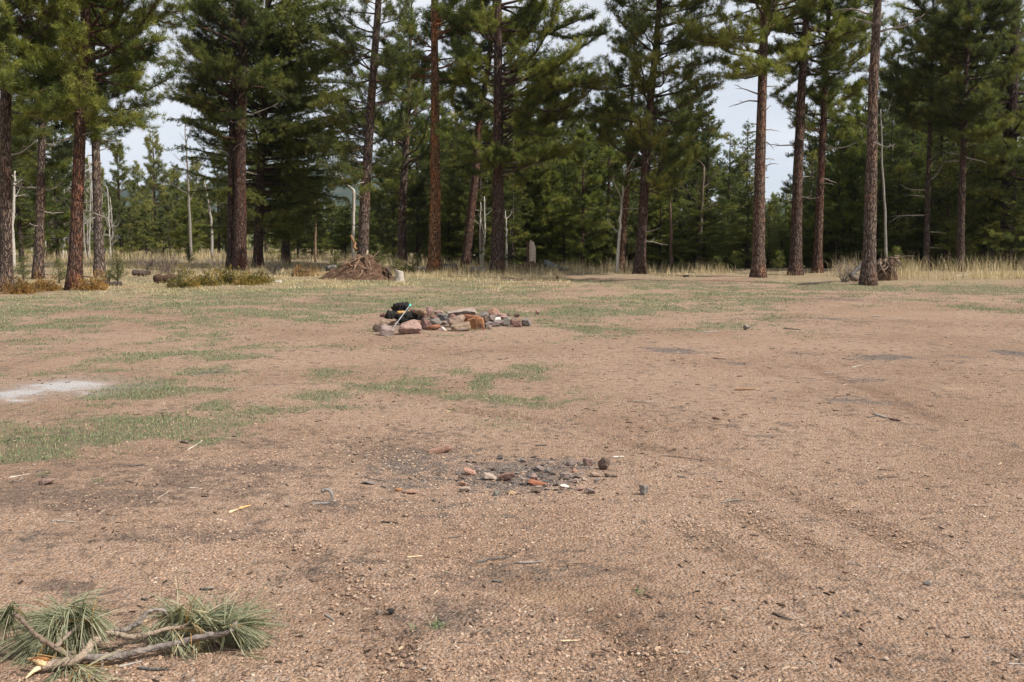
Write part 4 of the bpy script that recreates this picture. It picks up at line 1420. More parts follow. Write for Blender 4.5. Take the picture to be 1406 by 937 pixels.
PG = 'stones of the scattered fire pit'
pit = [
    (636, 654, 640, 652, 'salmon', 'orange angular stone at the back left of the scattered pit', 0),
    (684, 708, 646, 661.5, 'maroon', 'maroon-red angular stone in the middle of the scattered pit', 0),
    (725, 752, 658.5, 668.5, 'rust', 'red brick-like block in the front middle of the scattered pit', 1),
    (729, 745, 669, 677.5, 'brown', 'brown stone just below the red brick-like block', 0),
    (697, 709, 673, 679.5, 'yellow', 'small orange-yellow stone at the front of the scattered pit', 1),
    (630, 646.5, 668, 677, 'pale', 'pinkish white stone at the front left of the scattered pit', 0),
    (630, 642, 659.5, 668, 'salmon', 'small orange stone above the pinkish white one', 0),
    (769, 787, 647, 656.5, 'purple', 'flat mauve stone in the right half of the scattered pit', 0),
    (733, 747, 635.5, 645, 'purple', 'mauve stone at the back of the scattered pit', 0),
    (777, 794, 629, 639, 'purple', 'flat mauve slab at the back right of the scattered pit', 0),
    (800, 814, 627.5, 639.5, 'pink', 'pink stone left of the burnt dark lump', 0),
    (810, 827, 646, 655, 'tan', 'tan stone at the right end of the scattered pit', 0),
    (830, 838.5, 648.5, 655.5, 'brown', 'dark brown stone right of the tan one', 0),
    (840, 850, 651, 656, 'brown', 'outermost dark brown stone at the right end of the pit', 0),
    (788, 804, 668, 675, 'pink', 'pinkish stone at the front right of the scattered pit', 0),
    (803.5, 818.5, 669, 679, 'purple', 'grey-mauve stone furthest to the front right', 0),
    (769, 782, 665, 671, 'white', 'white chip of stone right of the brick-like block', 0),
    (676, 688, 672, 681, 'grey', 'grey stone at the front edge, left of the orange-yellow one', 0),
    (726, 739, 650.5, 659, 'pink', 'pinkish stone right behind the brick-like block', 0),
    (662, 684, 647.5, 660, 'pale', 'pale grey stone left of the maroon-red one', 0),
    (714, 723, 627, 634, 'grey', 'grey stone in the back row of the scattered pit', 0),
    (682, 691, 623, 630, 'darkgrey', 'dark stone at the back left of the scattered pit', 0),
    (751, 761, 630, 636, 'pale', 'pale chip in the back row of the scattered pit', 0),
    (747, 758, 640, 648, 'grey', 'grey stone right of the mauve one at the back', 0),
    (785, 794, 641, 648, 'salmon', 'small salmon stone above the flat mauve one', 0),
    (798, 806, 655, 661, 'pale', 'small pale stone in the right half, below the tan one', 0),
    (552, 573.5, 671, 679.5, 'salmon', 'flat salmon stone lying left of the scattered pit', 0),
    (541, 552, 669.5, 675, 'orange', 'small orange-brown stone left of the flat salmon one', 0),
    (495, 514, 661.5, 667, 'grey', 'thin grey sliver of stone far left of the scattered pit', 0),
]
for q, (x0, x1, yt, yb, c, lab, bl) in enumerate(pit):
    rock(x0, x1, yt, yb, c, lab, PG, 620 + q, bool(bl), depth=.7)
for q in range(210):
    a, r = rng.uniform(0, 6.28), rng.random() ** .6
    x, y = 728 + 112 * r * math.cos(a), 653 + 27 * r * math.sin(a)
    s = 2.5 + 8 * rng.random() ** 1.8
    rock(x, x + s, y - s * .55, y, ('purple', 'grey', 'darkgrey', 'black', 'brown', 'black', 'pale', 'darkgrey')[q % 8], 'little stone or cinder among the bigger stones of the scattered pit', 'cinders and little stones of the scattered pit', 660 + q, lod=1, name='small_stone')
rock(587, 619.5, 608.5, 621, 'salmon', 'flat pinkish slab casting a thin shadow behind the scattered pit', None, 760, True, depth=.45, rz=.1)
rock(877.5, 891, 664.5, 681, 'grey', 'lone dark stone right of the scattered fire pit', None, 761)
rock(50, 73, 660, 671, 'pink', 'pink stone on the dark soil near the left edge', None, 762)
rock(51.5, 58, 664, 671.5, 'brown', 'small dark stone touching the pink one near the left edge', None, 763, lod=2)
rock(651, 658, 838, 845, 'pale', 'round pale pebble on the gravel below the middle', None, 764, lod=2)
rock(518, 524, 838.5, 845, 'grey', 'round grey pebble beside a black lump on the near gravel', None, 765, lod=2)
rock(529, 541.5, 836, 845, 'black', 'black charred lump on the near gravel', None, 766, lod=2, name='charred_lump', cat='charcoal')
rock(821, 838.5, 626, 646, 'brown', 'burnt dark brown lump at the back right of the scattered pit', None, 767, name='charred_lump', cat='charcoal')
rock(1269, 1281, 796, 804.5, 'grey', 'grey stub of wood or stone at the right on the near gravel', None, 768, lod=2)


# ------------------------------------------------------------------ charred wood in the ring
def stick_obj(name, pts3, rad, color, label, cat, group=None, sides=7, rough=.12, seed=0, mat='wood'):
    P = np.array(pts3, float)
    o3 = P[0].copy()
    mb = MB()
    mb.tube(P - o3, rad, sides, rough, seed, freq=(1.5, 12.0 if len(P) > 3 else 5.0))
    o = mb.obj(name, M[mat], None, True, color=color)
    o.location = o3
    return tag(o, label, cat, group)


def log_px(name, p0, p1, wpx, color, label, cat, z0, z1, group=None, seed=0, ybase=None, taper=.9, n=10, rough=.14, sides=12, endcol=None):
    """a log between two places of the photo, its ends at heights z0 and z1 above ground"""
    a, b = (G(p0[0], p0[1], z0), G(p1[0], p1[1], z1)) if ybase is None else (AT(*p0, ybase[0]), AT(*p1, ybase[1]))
    Y = .5 * (a[1] + b[1])
    r = wpx * Y / F / 2
    t = np.linspace(0, 1, n)[:, None]
    P = a + (b - a) * t
    rng = np.random.default_rng(seed)
    P[1:-1] += rng.normal(0, r * .08, (n - 2, 3))
    prof = np.ones(n)
    prof[[0, -1]] = .72 if 'log' in name else .9
    return stick_obj(name, P, np.linspace(r, r * taper, n) * prof * rng.uniform(.88, 1.1, n), color, label, cat, group, sides, rough, seed)


BLK = (.018, .016, .015)
log_px('charred_log', (541.5, 423), (559, 422), 12.5, BLK, 'charred black log end topping the pile at the left of the fire ring', 'log', 0, 0, seed=1, ybase=(17.7, 17.9), rough=.8, n=16)
log_px('charred_log', (531.5, 434), (548, 432), 11.5, BLK, 'charred black log at the left, below the topmost one', 'log', 0, 0, seed=2, ybase=(17.2, 17.4), rough=.8, n=16)
log_px('charred_log', (546, 436), (581, 435), 12.5, BLK, 'long charred black log under the tan split log', 'log', 0, 0, seed=3, ybase=(17.3, 17.5), rough=.8, n=16)
log_px('split_log', (565, 428), (583.5, 429.5), 8.5, (.27, .18, .115), 'tan split log with a grey cut end lying on the charred one', 'log', 0, 0, seed=4, ybase=(17.6, 17.1))
log_px('wood_board', (546, 429.5), (556, 428.5), 4.5, (.42, .24, .09), 'short orange piece of wood under the topmost charred log', 'wood', 0, 0, seed=5, ybase=(17.0, 17.2))
# rod with a teal tip
a, b = AT(537, 454, 15.9), AT(562.5, 420, 16.8)
root = empty('thin_rod', tuple(a), 'thin grey rod with a teal tip leaning over the charred logs', 'rod')
mb = MB(); mb.tube(np.array([[0, 0, 0], b - a]), .009, 8)
mb.obj('shaft', M['wood'], root, color=(.30, .30, .31))
mb = MB()
dd = unit((b - a)[None])[0]
mb.tube(np.array([b - a - dd * .03, b - a + dd * .04]), .023, 4)
mm, nt, out = new_mat('teal_plastic'); NT(nt).principled(out, (.08, .42, .33), .45, .4)
mb.obj('tip', mm, root, False)
mb = MB(); mb.tube(np.array([[-.0, 0, .0], dd * .06]), .018, 6)
mb.obj('ferrule', M['wood'], root, color=(.55, .52, .45))

# ------------------------------------------------------------------ sticks and chips on the dirt
S_ = [  # x0,y0,x1,y1, thickness px, colour, bend, label
    (1008, 538, 1040, 537, 5.2, (.20, .115, .06), 0, 'stubby bark-brown stick, thickest on the open dirt at the right'),
    (866, 557.5, 911, 559, 2.4, (.26, .24, .22), .5, 'thin grey twig left of the stubby brown stick'),
    (1198, 573, 1222, 579, 4, (.28, .25, .22), .2, 'grey twig on a dark stain at the right'),
    (1220, 579.5, 1237, 582, 5, (.12, .07, .05), 0, 'brown chunk at the end of the grey twig on the stain'),
    (1075, 449.5, 1100, 451, 2.6, (.07, .055, .045), .2, 'dark twig far off on the dirt below the right-hand trunks'),
    (1196, 432.5, 1213, 433, 2.4, (.40, .36, .32), 0, 'small pale stick before the foremost trunk'),
    (978, 581, 989, 582.5, 5, (.15, .09, .06), 0, 'small brown chip between the twigs at the middle right'),
    (1132, 511, 1149, 511.5, 1.6, (.36, .33, .30), 0, 'fine pale twig on the dirt, left of its neighbour'),
    (1169.5, 505.5, 1186, 503.7, 2, (.36, .33, .30), .3, 'fine pale twig on the dirt, right of its neighbour'),
    (978, 492, 998, 493, 2.2, (.09, .07, .06), .3, 'dark twig beside the grey ash stain'),
    (955, 453, 988, 453.6, 1.5, (.42, .39, .35), 0, 'long pale twig on the far dirt right of the fire ring'),
    (1060.5, 841, 1093, 852, 4.5, (.065, .05, .04), .5, 'dark curved stick on the near gravel at the right'),
    (992, 690, 1020, 687, 3.2, (.15, .135, .12), .5, 'bent grey-black twig right of the lone dark stone'),
    (1206, 647, 1226, 648, 2.6, (.09, .055, .045), .1, 'straight dark stick on the gravel far right of the pit'),
    (1327, 696, 1360, 697.5, 2.6, (.20, .15, .115), .1, 'brown stick with a pale end near the right edge'),
    (1029, 736.5, 1043, 737.5, 3.2, (.09, .05, .04), 0, 'short dark chip on the gravel below the bent twig'),
    (1155, 786, 1169, 788, 3.2, (.10, .05, .035), 0, 'short reddish dark chip on the near gravel at the right'),
    (1163, 772.5, 1184, 775, 1.8, (.27, .25, .225), .2, 'fine grey twig just above the reddish dark chip'),
    (1237, 784.5, 1259, 784, 1.6, (.30, .27, .23), 0, 'fine tan straw left of the grey stub'),
    (1384, 908, 1408, 909, 3.6, (.30, .28, .26), .1, 'grey stick at the lower right corner'),
    (907, 628, 976, 637, 2, (.12, .085, .065), .4, 'long thin dark twig right of the burnt lump'),
    (840, 628.5, 857, 628.5, 2.6, (.52, .49, .44), 0, 'white sliver beside the burnt dark lump'),
    (522, 718, 548, 721, 3.2, (.045, .04, .037), .6, 'black bowed twig on the gravel left of the middle'),
    (615, 737, 634, 734, 3.2, (.10, .085, .075), .3, 'short grey-brown stick right of the black bowed twig'),
    (654, 772.5, 704, 767, 4, (.085, .075, .068), .7, 'long dark curved stick below the scattered pit'),
    (707, 773, 746, 771, 4, (.22, .20, .185), .6, 'gnarled grey stick touching the long dark curved one'),
    (446, 845.5, 459, 854.5, 4.2, (.24, .225, .20), 0, 'short grey stick on the near gravel left of the middle'),
    (558, 765.5, 580, 763, 4, (.46, .34, .21), 0, 'flat tan chip of wood on the near gravel'),
    (675, 801, 690, 803, 5, (.12, .105, .09), 0, 'grey-brown chunk right of the litter patch'),
    (768, 883, 793, 881.5, 4.5, (.45, .34, .22), 0, 'flat tan chip of wood at the bottom, right of the middle'),
    (622, 885, 643, 884, 3.6, (.07, .05, .04), .2, 'short dark stick at the bottom middle'),
    (775, 775, 803, 773.5, 3.4, (.17, .12, .085), .3, 'brown stick end above the sandy patch'),
    (12, 660, 43, 655, 2.2, (.42, .36, .29), .1, 'pale stick at the left edge beside the pink stone'),
    (314, 707.5, 328, 702.5, 4.6, (.47, .35, .22), 0, 'pale wood chip, left half of a broken pair'),
    (328, 702, 345, 697.5, 4.6, (.50, .28, .11), .1, 'orange wood chip, right half of a broken pair'),
    (216, 690, 238, 676, 1.6, (.40, .34, .28), .2, 'fine pale straw on the dark soil at the left'),
    (177, 642.5, 199, 640, 3.6, (.075, .06, .05), .3, 'dark twig on the gravel at the left'),
    (257, 620, 279, 605.5, 2.2, (.45, .38, .30), .1, 'pale stick leaning at the rim of the grass patch'),
    (248, 609, 260, 612, 4.2, (.05, .04, .035), .2, 'black chip beside the leaning pale stick'),
    (259, 673, 274, 673.5, 2.4, (.42, .37, .32), 0, 'small pale twig on the dark soil'),
    (68, 717.5, 104, 719.5, 3.2, (.30, .27, .245), .2, 'grey stick at the left below the dark soil'),
    (161, 919, 197, 911, 4.2, (.27, .245, .22), .2, 'thin grey stick lying before the broken bough'),
    (188, 919.5, 235, 921, 6.2, (.075, .07, .066), .1, 'charcoal-grey stick lying before the broken bough'),
    (305, 894, 340, 899, 3.6, (.26, .195, .14), .2, 'brown stick right of the broken bough'),
    (274, 808, 294, 809, 6, (.07, .06, .055), .4, 'dark bark lump beyond the broken bough'),
    (194, 823, 204, 825.5, 5, (.055, .05, .045), .3, 'black bark lump near the tip of the needles'),
    (118, 832.5, 127, 829, 4, (.08, .075, .07), .2, 'small dark lump beyond the needles at the left'),
    (1190, 577.5, 1204, 576, 2.2, (.08, .07, .06), .2, 'tiny dark twig left of the stain twig'),
    (1093, 390.5, 1145, 389, 4, (.07, .055, .045), .6, 'dark strip of bark on the grass edge left of the foremost trunk'),
    (735, 612, 752, 611, 3, (.06, .05, .045), .2, 'dark twig behind the scattered fire pit'),
    (500, 655.5, 545, 664, 2, (.18, .15, .12), .3, 'thin brown twig left of the scattered pit'),
    (930, 655, 942, 656, 4, (.13, .11, .095), .2, 'grey-brown lump beyond the lone dark stone'),
]
for q, (x0, y0, x1, y1, th, c, bend, lab) in enumerate(S_):
    a, b = GP(x0, y0), GP(x1, y1)
    Y = .5 * (a[1] + b[1])
    r = th * Y / F / 2 * .72
    c = tuple(.02 + 1.35 * a_ for a_ in c)
    rng2 = np.random.default_rng(800 + q)
    n = 9
    t = np.linspace(0, 1, n)
    P = a + (b - a) * t[:, None]
    L = np.linalg.norm(b - a)
    side = np.array([-(b - a)[1], (b - a)[0], 0]) / L
    P += side * (np.sin(t * 3.1) * bend * L * .18 * rng2.choice([-1, 1]))[:, None]
    P[1:-1] += rng2.normal(0, .025 * L * (bend + .3), (n - 2, 3)) * np.array([1, 1, .25])
    P[:, 2] = np.array([HZ(p[0], p[1]) for p in P]) + r * .8 + np.abs(np.sin(t * 3.1 * bend)) * .05 * L * bend
    nm, ct = ('wood_chip', 'wood chip') if ('chip' in lab or 'sliver' in lab) else ('bark_lump', 'bark') if ('lump' in lab or 'chunk' in lab or 'strip' in lab) else ('stick', 'stick')
    stick_obj(nm, P, r * np.concatenate([[.3], np.linspace(1.1, .7, n - 2) * rng2.uniform(.65, 1.25, n - 2), [.15]]), c, lab, ct, 'sticks and chips scattered on the dirt', 7, .22, q)

# curled loop
p = GP(447, 694)
s = 5.9 / F
t = np.linspace(-2.0, 2.5, 26)
ring = np.stack([np.cos(t) * 8.5 * s + 1 * s, .012 * np.sin(t) + .02 * t / 3, 9 * s + np.sin(t) * 8.2 * s], -1)
tail = np.array([ring[0] + np.array([-3 * s - k * 4 * s, -.006 * k, -.3 * k * s]) for k in (3, 2, 1)])
P = np.concatenate([tail, ring])
P[:, 2] = np.maximum(P[:, 2], .005)
stick_obj('curled_strip', P + p, np.linspace(.008, .011, len(P)), (.24, .215, .195), 'small curled grey loop standing on the dirt left of the scattered pit', 'bark', None, 7, .1, 3)

# ------------------------------------------------------------------ root mound, root wad, stumps, logs
def mound(px0, px1, py_top, py_base, peak, label, name, cat, seed, color, depth=.55, nroots=16, stub=None, Y=None, rootcol=(.20, .13, .085), power=1.3):
    Y = Y or YB(py_base)
    cx = (px0 + px1) / 2
    p = AT(cx, py_base, Y)
    bz = HZ(p[0], Y)
    W_ = (px1 - px0) * Y / F
    H_ = (py_base - py_top) * Y / F
    pk = (peak - cx) * Y / F
    Dp = W_ * depth
    n, m = 26, 60
    u, a = np.meshgrid(np.linspace(0, 1, n), np.linspace(0, 2 * math.pi, m, endpoint=False), indexing='ij')
    rx = np.where(np.cos(a) > 0, W_ / 2 - pk, W_ / 2 + pk)
    X = pk + np.cos(a) * u * rx
    Yy = np.sin(a) * u * Dp / 2
    Zz = H_ * (1 - u) ** power
    nz = fbm(X * 2.2, Yy * 2.2, Zz * 2.2, seed, 5)
    k = np.sin(np.pi * np.clip(u, .03, 1))
    Zz = Zz + .30 * H_ * nz * k
    X = X + .12 * H_ * fbm(X * 3, Yy * 3, Zz * 3, seed + 5, 3) * k
    Zz[-1] = -.12
    V = np.stack([X, Yy + Dp * .5, Zz], -1).reshape(-1, 3)
    i, j = np.meshgrid(np.arange(n - 1), np.arange(m), indexing='ij')
    q = np.stack([i * m + j, (i + 1) * m + j, (i + 1) * m + (j + 1) % m, i * m + (j + 1) % m], -1).reshape(-1, 4)
    root = empty(name, (p[0], Y, bz), label, cat)
    mb = MB(); mb.add(V, None, q)
    mb.obj('soil', M['soil'], root, color=color)
    rng = np.random.default_rng(seed)
    for k_ in range(nroots):
        ui, ai = rng.uniform(.05, .7), rng.uniform(math.pi, 2 * math.pi)
        ii, jj = int(ui * (n - 1)), int(ai / (2 * math.pi) * m) % m
        s0 = V[ii * m + jj] + np.array([0, -.02, .02])
        az = ai + rng.normal(0, .5)
        L = rng.uniform(.25, .8) * H_
        d = np.array([math.cos(az), -abs(math.sin(az)) * .4, rng.uniform(-1.0, .05)])
        b, _ = curve(s0, unit(d), L, 7, rng, -.4, .28)
        b[:, 2] = np.maximum(b[:, 2], .0)
        mb = MB(); mb.tube(b, np.linspace(.03, .008, len(b)) * rng.uniform(.6, 1.4), 6, .2, seed + k_)
        f = rng.uniform(.6, 1.5)
        mb.obj('root', M['wood'], root, color=tuple(c * f for c in rootcol))
    if stub:
        for (sx0, sy0, sx1, sy1, wpx, c) in stub:
            q0, q1 = AT(sx0, sy0, Y + Dp * .35) - np.array([p[0], Y, bz]), AT(sx1, sy1, Y + Dp * .35) - np.array([p[0], Y, bz])
            b = q0 + (q1 - q0) * np.linspace(0, 1, 6)[:, None]
            b[1:-1] += rng.normal(0, .02, (4, 3))
            mb = MB(); mb.tube(b, np.linspace(1.2, .7, 6) * wpx * Y / F / 2, 8, .15, seed)
            mb.obj('broken_root', M['wood'], root, color=c)
    return root


mm, nt, out = new_mat('rooty_soil')
k = NT(nt)
co = k.objco()
a1, a2 = k.noise(co, 7, 6, .75), k.noise(k.map(co, (1, 1, .4)), 26, 4, .7)
c = k.mix(k.ss(.35, .65, a1), k.mix(1.0, k.ocolor(), (.35, .32, .30), 'MULTIPLY'), k.ocolor())
c = k.mix(k.math('MULTIPLY', k.ss(.5, .75, a2), .55), c, (.30, .20, .12))
k.principled(out, c, .95, .1, k.bump(k.math('ADD', a1, k.math('MULTIPLY', a2, .6)), 1.0, .08))
M['soil'] = mm

mound(426, 548, 349, 384, 492, 'big reddish-brown mound of earth and torn roots round the foot of the leaning pine', 'root_mound', 'root mound', 401, (.155, .092, .060), nroots=44, depth=.7, power=1.2,
      stub=[(489, 343, 482, 323, 4.0, (.28, .16, .08)), (503, 352, 504.5, 344, 3.5, (.55, .44, .31)), (530, 368, 538, 378, 5, (.09, .065, .05))])
mound(700, 760, 360, 374, 727, 'low mound of rotten wood and dry grass round the old broken stump', 'earth_mound', 'earth mound', 402, (.20, .135, .075), nroots=7, Y=42.5, power=.75)
mound(1203, 1238, 347, 386, 1221, 'tangled brown root wad right behind the foremost trunk', 'root_wad', 'root wad', 403, (.14, .088, .058), depth=.9, nroots=30, Y=33.5, power=.62, rootcol=(.165, .12, .09),
      stub=[(1209, 372, 1217, 366, 2.2, (.60, .54, .45))])
log_px('weathered_log', (1168, 380), (1188, 358), 7, (.085, .075, .07), 'weathered grey log end leaning against the left of the foremost trunk', 'log', 0, 0, seed=31, ybase=(33.6, 34.6), rough=.6, taper=.75)
log_px('weathered_log', (1170, 383), (1192, 377), 9, (.17, .13, .10), 'low brown log end at the left foot of the foremost trunk', 'log', 0, 0, seed=32, ybase=(33.0, 33.4), rough=.6)
log_px('weathered_log', (748, 361), (772, 372), 9, (.15, .165, .17), 'blue-grey weathered log sloping down right of the old stump', 'log', 0, 0, seed=33, ybase=(43.0, 42.4), rough=.35)
log_px('weathered_log', (764, 368), (784, 371), 5, (.16, .14, .12), 'thin brown-grey log at the foot of the blue-grey one', 'log', 0, 0, seed=34, ybase=(41.5, 41.2))
log_px('weathered_log', (608, 369), (628, 367), 12, (.13, .105, .085), 'dark rough log lying at the right foot of the orange trunk', 'log', 0, 0, seed=35, ybase=(42.5, 42.5), rough=.6)
log_px('weathered_log', (646, 371), (668, 370), 9, (.19, .165, .145), 'greyish log lying left of the thick straight trunk', 'log', 0, 0, seed=36, ybase=(41, 41), rough=.6)
log_px('weathered_log', (572, 371), (585, 371), 8, (.10, .085, .07), 'short dark log with a pale end left of the orange trunk', 'log', 0, 0, seed=37, ybase=(41, 41), rough=.6)
log_px('weathered_log', (1308, 381), (1338, 376), 5, (.34, .30, .25), 'pale log half sunk in the dry grass at the right', 'log', 0, 0, seed=38, ybase=(36, 37))
log_px('weathered_log', (211, 383), (243, 383), 13, (.075, .042, .030), 'dark red-brown cut log lying left of the yellow junipers', 'log', 0, 0, seed=39, ybase=(33.2, 33.6), rough=.45, taper=.8)
log_px('weathered_log', (181, 375), (207, 375), 8, (.075, .055, .045), 'dark old log lying behind the red-brown cut one', 'log', 0, 0, seed=40, ybase=(37, 37.3), rough=.6)
log_px('weathered_log', (134, 387), (148, 389), 7, (.05, .042, .036), 'small black log at the foot of the bright young pine', 'log', 0, 0, seed=41, ybase=(31.5, 31.5), rough=.6)
log_px('weathered_log', (150, 391), (167, 390), 7, (.06, .045, .04), 'black lump of wood right of the small black log', 'log', 0, 0, seed=42, ybase=(31.0, 31.0), rough=.6)
log_px('weathered_log', (447, 369), (462, 367), 8, (.16, .15, .14), 'grey log end poking out left of the root mound', 'log', 0, 0, seed=43, ybase=(38.5, 38.5), rough=.2)
log_px('weathered_log', (938, 379.5), (946, 379), 3, (.05, .04, .035), 'small black log on the grass right of the slim dark pine', 'log', 0, 0, seed=44, ybase=(36.5, 36.5))
log_px('white_plank', (372, 387.8), (387, 387), 3, (.62, .63, .64), 'small white plank lying right of the junipers', 'plank', 0, 0, seed=45, ybase=(32.3, 32.3), rough=.05)


def stump(px, py_top, py_base, wpx, color, label, seed, Y=None, jag=.25):
    Y = Y or YB(py_base)
    p = AT(px, py_base, Y)
    bz = HZ(p[0], Y)
    h = AT(px, py_top, Y)[2] - bz
    r = wpx * Y / F / 2
    n, s = 12, 18
    rng = np.random.default_rng(seed)
    an = np.arange(s) * 2 * math.pi / s
    topj = h * (1 - jag * np.clip(.5 + .5 * np.sin(an + .6) + rng.normal(0, .15, s), 0, 1))
    V = []
    for i in range(n):
        t = i / (n - 1)
        rr = r * (1 + .35 * math.exp(-t * 6)) * (1 + .10 * fbm(np.cos(an) * 2, np.sin(an) * 2, t * 2, seed, 3))
        V.append(np.stack([np.cos(an) * rr, np.sin(an) * rr, topj * t - (.1 if i == 0 else 0)], -1))
    V = np.concatenate(V + [np.array([[0, 0, h * (1 - jag * .8)]])])
    i, j = np.meshgrid(np.arange(n - 1), np.arange(s), indexing='ij')
    q = np.stack([i * s + j, i * s + (j + 1) % s, (i + 1) * s + (j + 1) % s, (i + 1) * s + j], -1).reshape(-1, 4)
    f = np.stack([(n - 1) * s + np.arange(s), (n - 1) * s + (np.arange(s) + 1) % s, np.full(s, n * s)], -1)
    mb = MB(); mb.add(V, f, q)
    o = mb.obj('tree_stump', M['wood'], None, True, color=color)
    o.location = (p[0], Y, bz)
    return tag(o, label, 'stump')


stump(731, 330, 364, 9, (.68, .55, .43), 'tall old broken stump bleached pale on one side', 501, Y=43.8, jag=.35)
stump(725.5, 331, 364, 4.5, (.17, .10, .07), 'narrow brown slab of stump standing close to the tall bleached one', 504, Y=44.1, jag=.2)
stump(548.5, 370, 385, 12, (.46, .40, .34), 'small pale bleached stump right of the root mound', 502, jag=.3)
stump(765, 378.5, 382, 4, (.09, .07, .06), 'little dark stub on the straw before the old stump', 503, jag=.4)


# ------------------------------------------------------------------ junipers and bare shrubs
def shrub(px0, px1, py_top, py_base, label, seed, fol, name='juniper', cat='shrub', group=None, dens=1.0, nl=.09):
    Y = YB(py_base)
    cx = (px0 + px1) / 2
    p = AT(cx, py_base, Y)
    bz = HZ(p[0], Y)
    W_, H_ = 1.3 * (px1 - px0) * Y / F, .95 * (py_base - py_top) * Y / F
    rng = np.random.default_rng(seed)
    root = empty(name, (p[0], Y, bz), label, cat, group)
    n = int(520 * dens * W_)
    P = rng.normal(size=(n, 3))
    P = unit(P) * (rng.random((n, 1)) ** .45)
    P[:, 2] = np.abs(P[:, 2]) * (1 - .45 * (P[:, 0] ** 2 + P[:, 1] ** 2)) * (1 + .5 * fbm(P[:, 0] * 3, P[:, 1] * 3, 5, seed, 2))
    lump = 1 + .60 * fbm(P[:, 0] * 2.2, P[:, 1] * 2.2, 0, seed, 3)
    P = P * np.array([W_ / 2, W_ * .42, H_]) * lump[:, None]
    D = unit(P / np.array([W_ / 2, W_ * .42, H_]) + rng.normal(0, .4, (n, 3)) + np.array([0, 0, .5]))
    cb = MB()
    var = np.clip(.5 + .5 * fbm(P[:, 0] * 2.5, P[:, 1] * 2.5, P[:, 2] * 3, seed, 2) + rng.normal(0, .12, n), 0, 1)
    needles(cb, P, D, nl, 9, .016, rng, .8, var)
    sb = MB()
    for _ in range(9):
        az = rng.uniform(0, 6.28)
        b, _d = curve((0, 0, .02), unit(np.array([math.cos(az), math.sin(az), .6])), min(W_ * .45, H_ * 1.3), 5, rng, .2, .2)
        sb.tube(b, np.linspace(.02, .006, 6), 5, cap=False)
    sb.obj('stems', M['wood'], root, color=(.15, .11, .085))
    cb.obj('foliage', M[fol], root, smooth=False)
    return root


JG = 'low junipers at the edge of the clearing'
shrub(232, 268, 374, 394, 'olive-yellow juniper, left end of the row before the tall dark red trunk', 601, 'juniper', group=JG)
shrub(262, 300, 371, 391, 'yellow-green juniper in the row, second from its left end', 602, 'juniper', group=JG)
shrub(290, 324, 364, 389, 'rounded golden juniper just left of the tall dark red trunk', 603, 'juniper', group=JG)
shrub(322, 350, 374, 389, 'yellow juniper at the right foot of the tall dark red trunk', 604, 'juniper', group=JG)
shrub(345, 371, 373, 389, 'bright yellow juniper closing the row on the right', 605, 'juniper', group=JG)
shrub(14, 46, 384, 402, 'rusty low shrub at the foot of the left edge trunk', 606, 'juniper_rust', group=JG)
shrub(40, 76, 379, 397, 'rusty brown spreading shrub between the left edge trunk and the red-barked pine', 607, 'juniper_rust', group=JG)
shrub(114, 142, 380, 398, 'rusty low shrub at the right foot of the red-barked pine', 608, 'juniper_rust', group=JG)
shrub(398, 432, 366, 379, 'dull olive low shrub left of the root mound', 609, 'juniper_rust', group=JG, dens=.5)
shrub(462, 476, 366, 376, 'dull low shrub in the straw beside the root mound', 610, 'juniper', group=JG, dens=.5)
shrub(550, 572, 360, 372, 'dark low shrub behind the pale stump', 611, 'pine_dark', group=JG, dens=.6)


def bare_shrub(px, py_base, py_top, spread, label, seed, color=(.20, .15, .125)):
    Y = YB(py_base)
    p = AT(px, py_base, Y)
    bz = HZ(p[0], Y)
    H_ = (py_base - py_top) * Y / F
    rng = np.random.default_rng(seed)
    mb = MB()
    for _ in range(34):
        az = rng.uniform(0, 6.28)
        d = unit(np.array([math.cos(az) * spread, math.sin(az) * spread, 1]))
        b, dd = curve((rng.normal(0, .1), rng.normal(0, .1), 0), d, H_ * rng.uniform(.6, 1.1), 5, rng, .2, .14)
        mb.tube(b, np.linspace(.009, .004, 6), 4, cap=False)
        for _k in range(3):
            c_, _d = curve(b[rng.integers(2, 5)], unit(dd + rng.normal(0, .6, 3)), H_ * rng.uniform(.2, .4), 3, rng, .2, .2)
            mb.tube(c_, np.linspace(.006, .003, 4), 3, cap=False)
    o = mb.obj('bare_shrub', M['wood'], None, True, color=color)
    o.location = (p[0], Y, bz)
    o['kind'] = 'thing'
    return tag(o, label, 'shrub', 'bare twiggy shrubs in the opening')


bare_shrub(228, 377, 345, .9, 'bare reddish twiggy shrub behind the dark cut log', 701)
bare_shrub(204, 374, 352, .9, 'bare twiggy shrub above the dark old log', 702)
bare_shrub(300, 372, 350, .9, 'bare grey twiggy shrub left of the tall dark red trunk', 703, (.28, .24, .20))
bare_shrub(376, 376, 354, 1.0, 'bare grey twiggy shrub right of the tall dark red trunk', 704, (.28, .24, .20))
bare_shrub(1162, 384, 352, .5, 'bare twigs standing left of the weathered log end', 705, (.30, .25, .20))


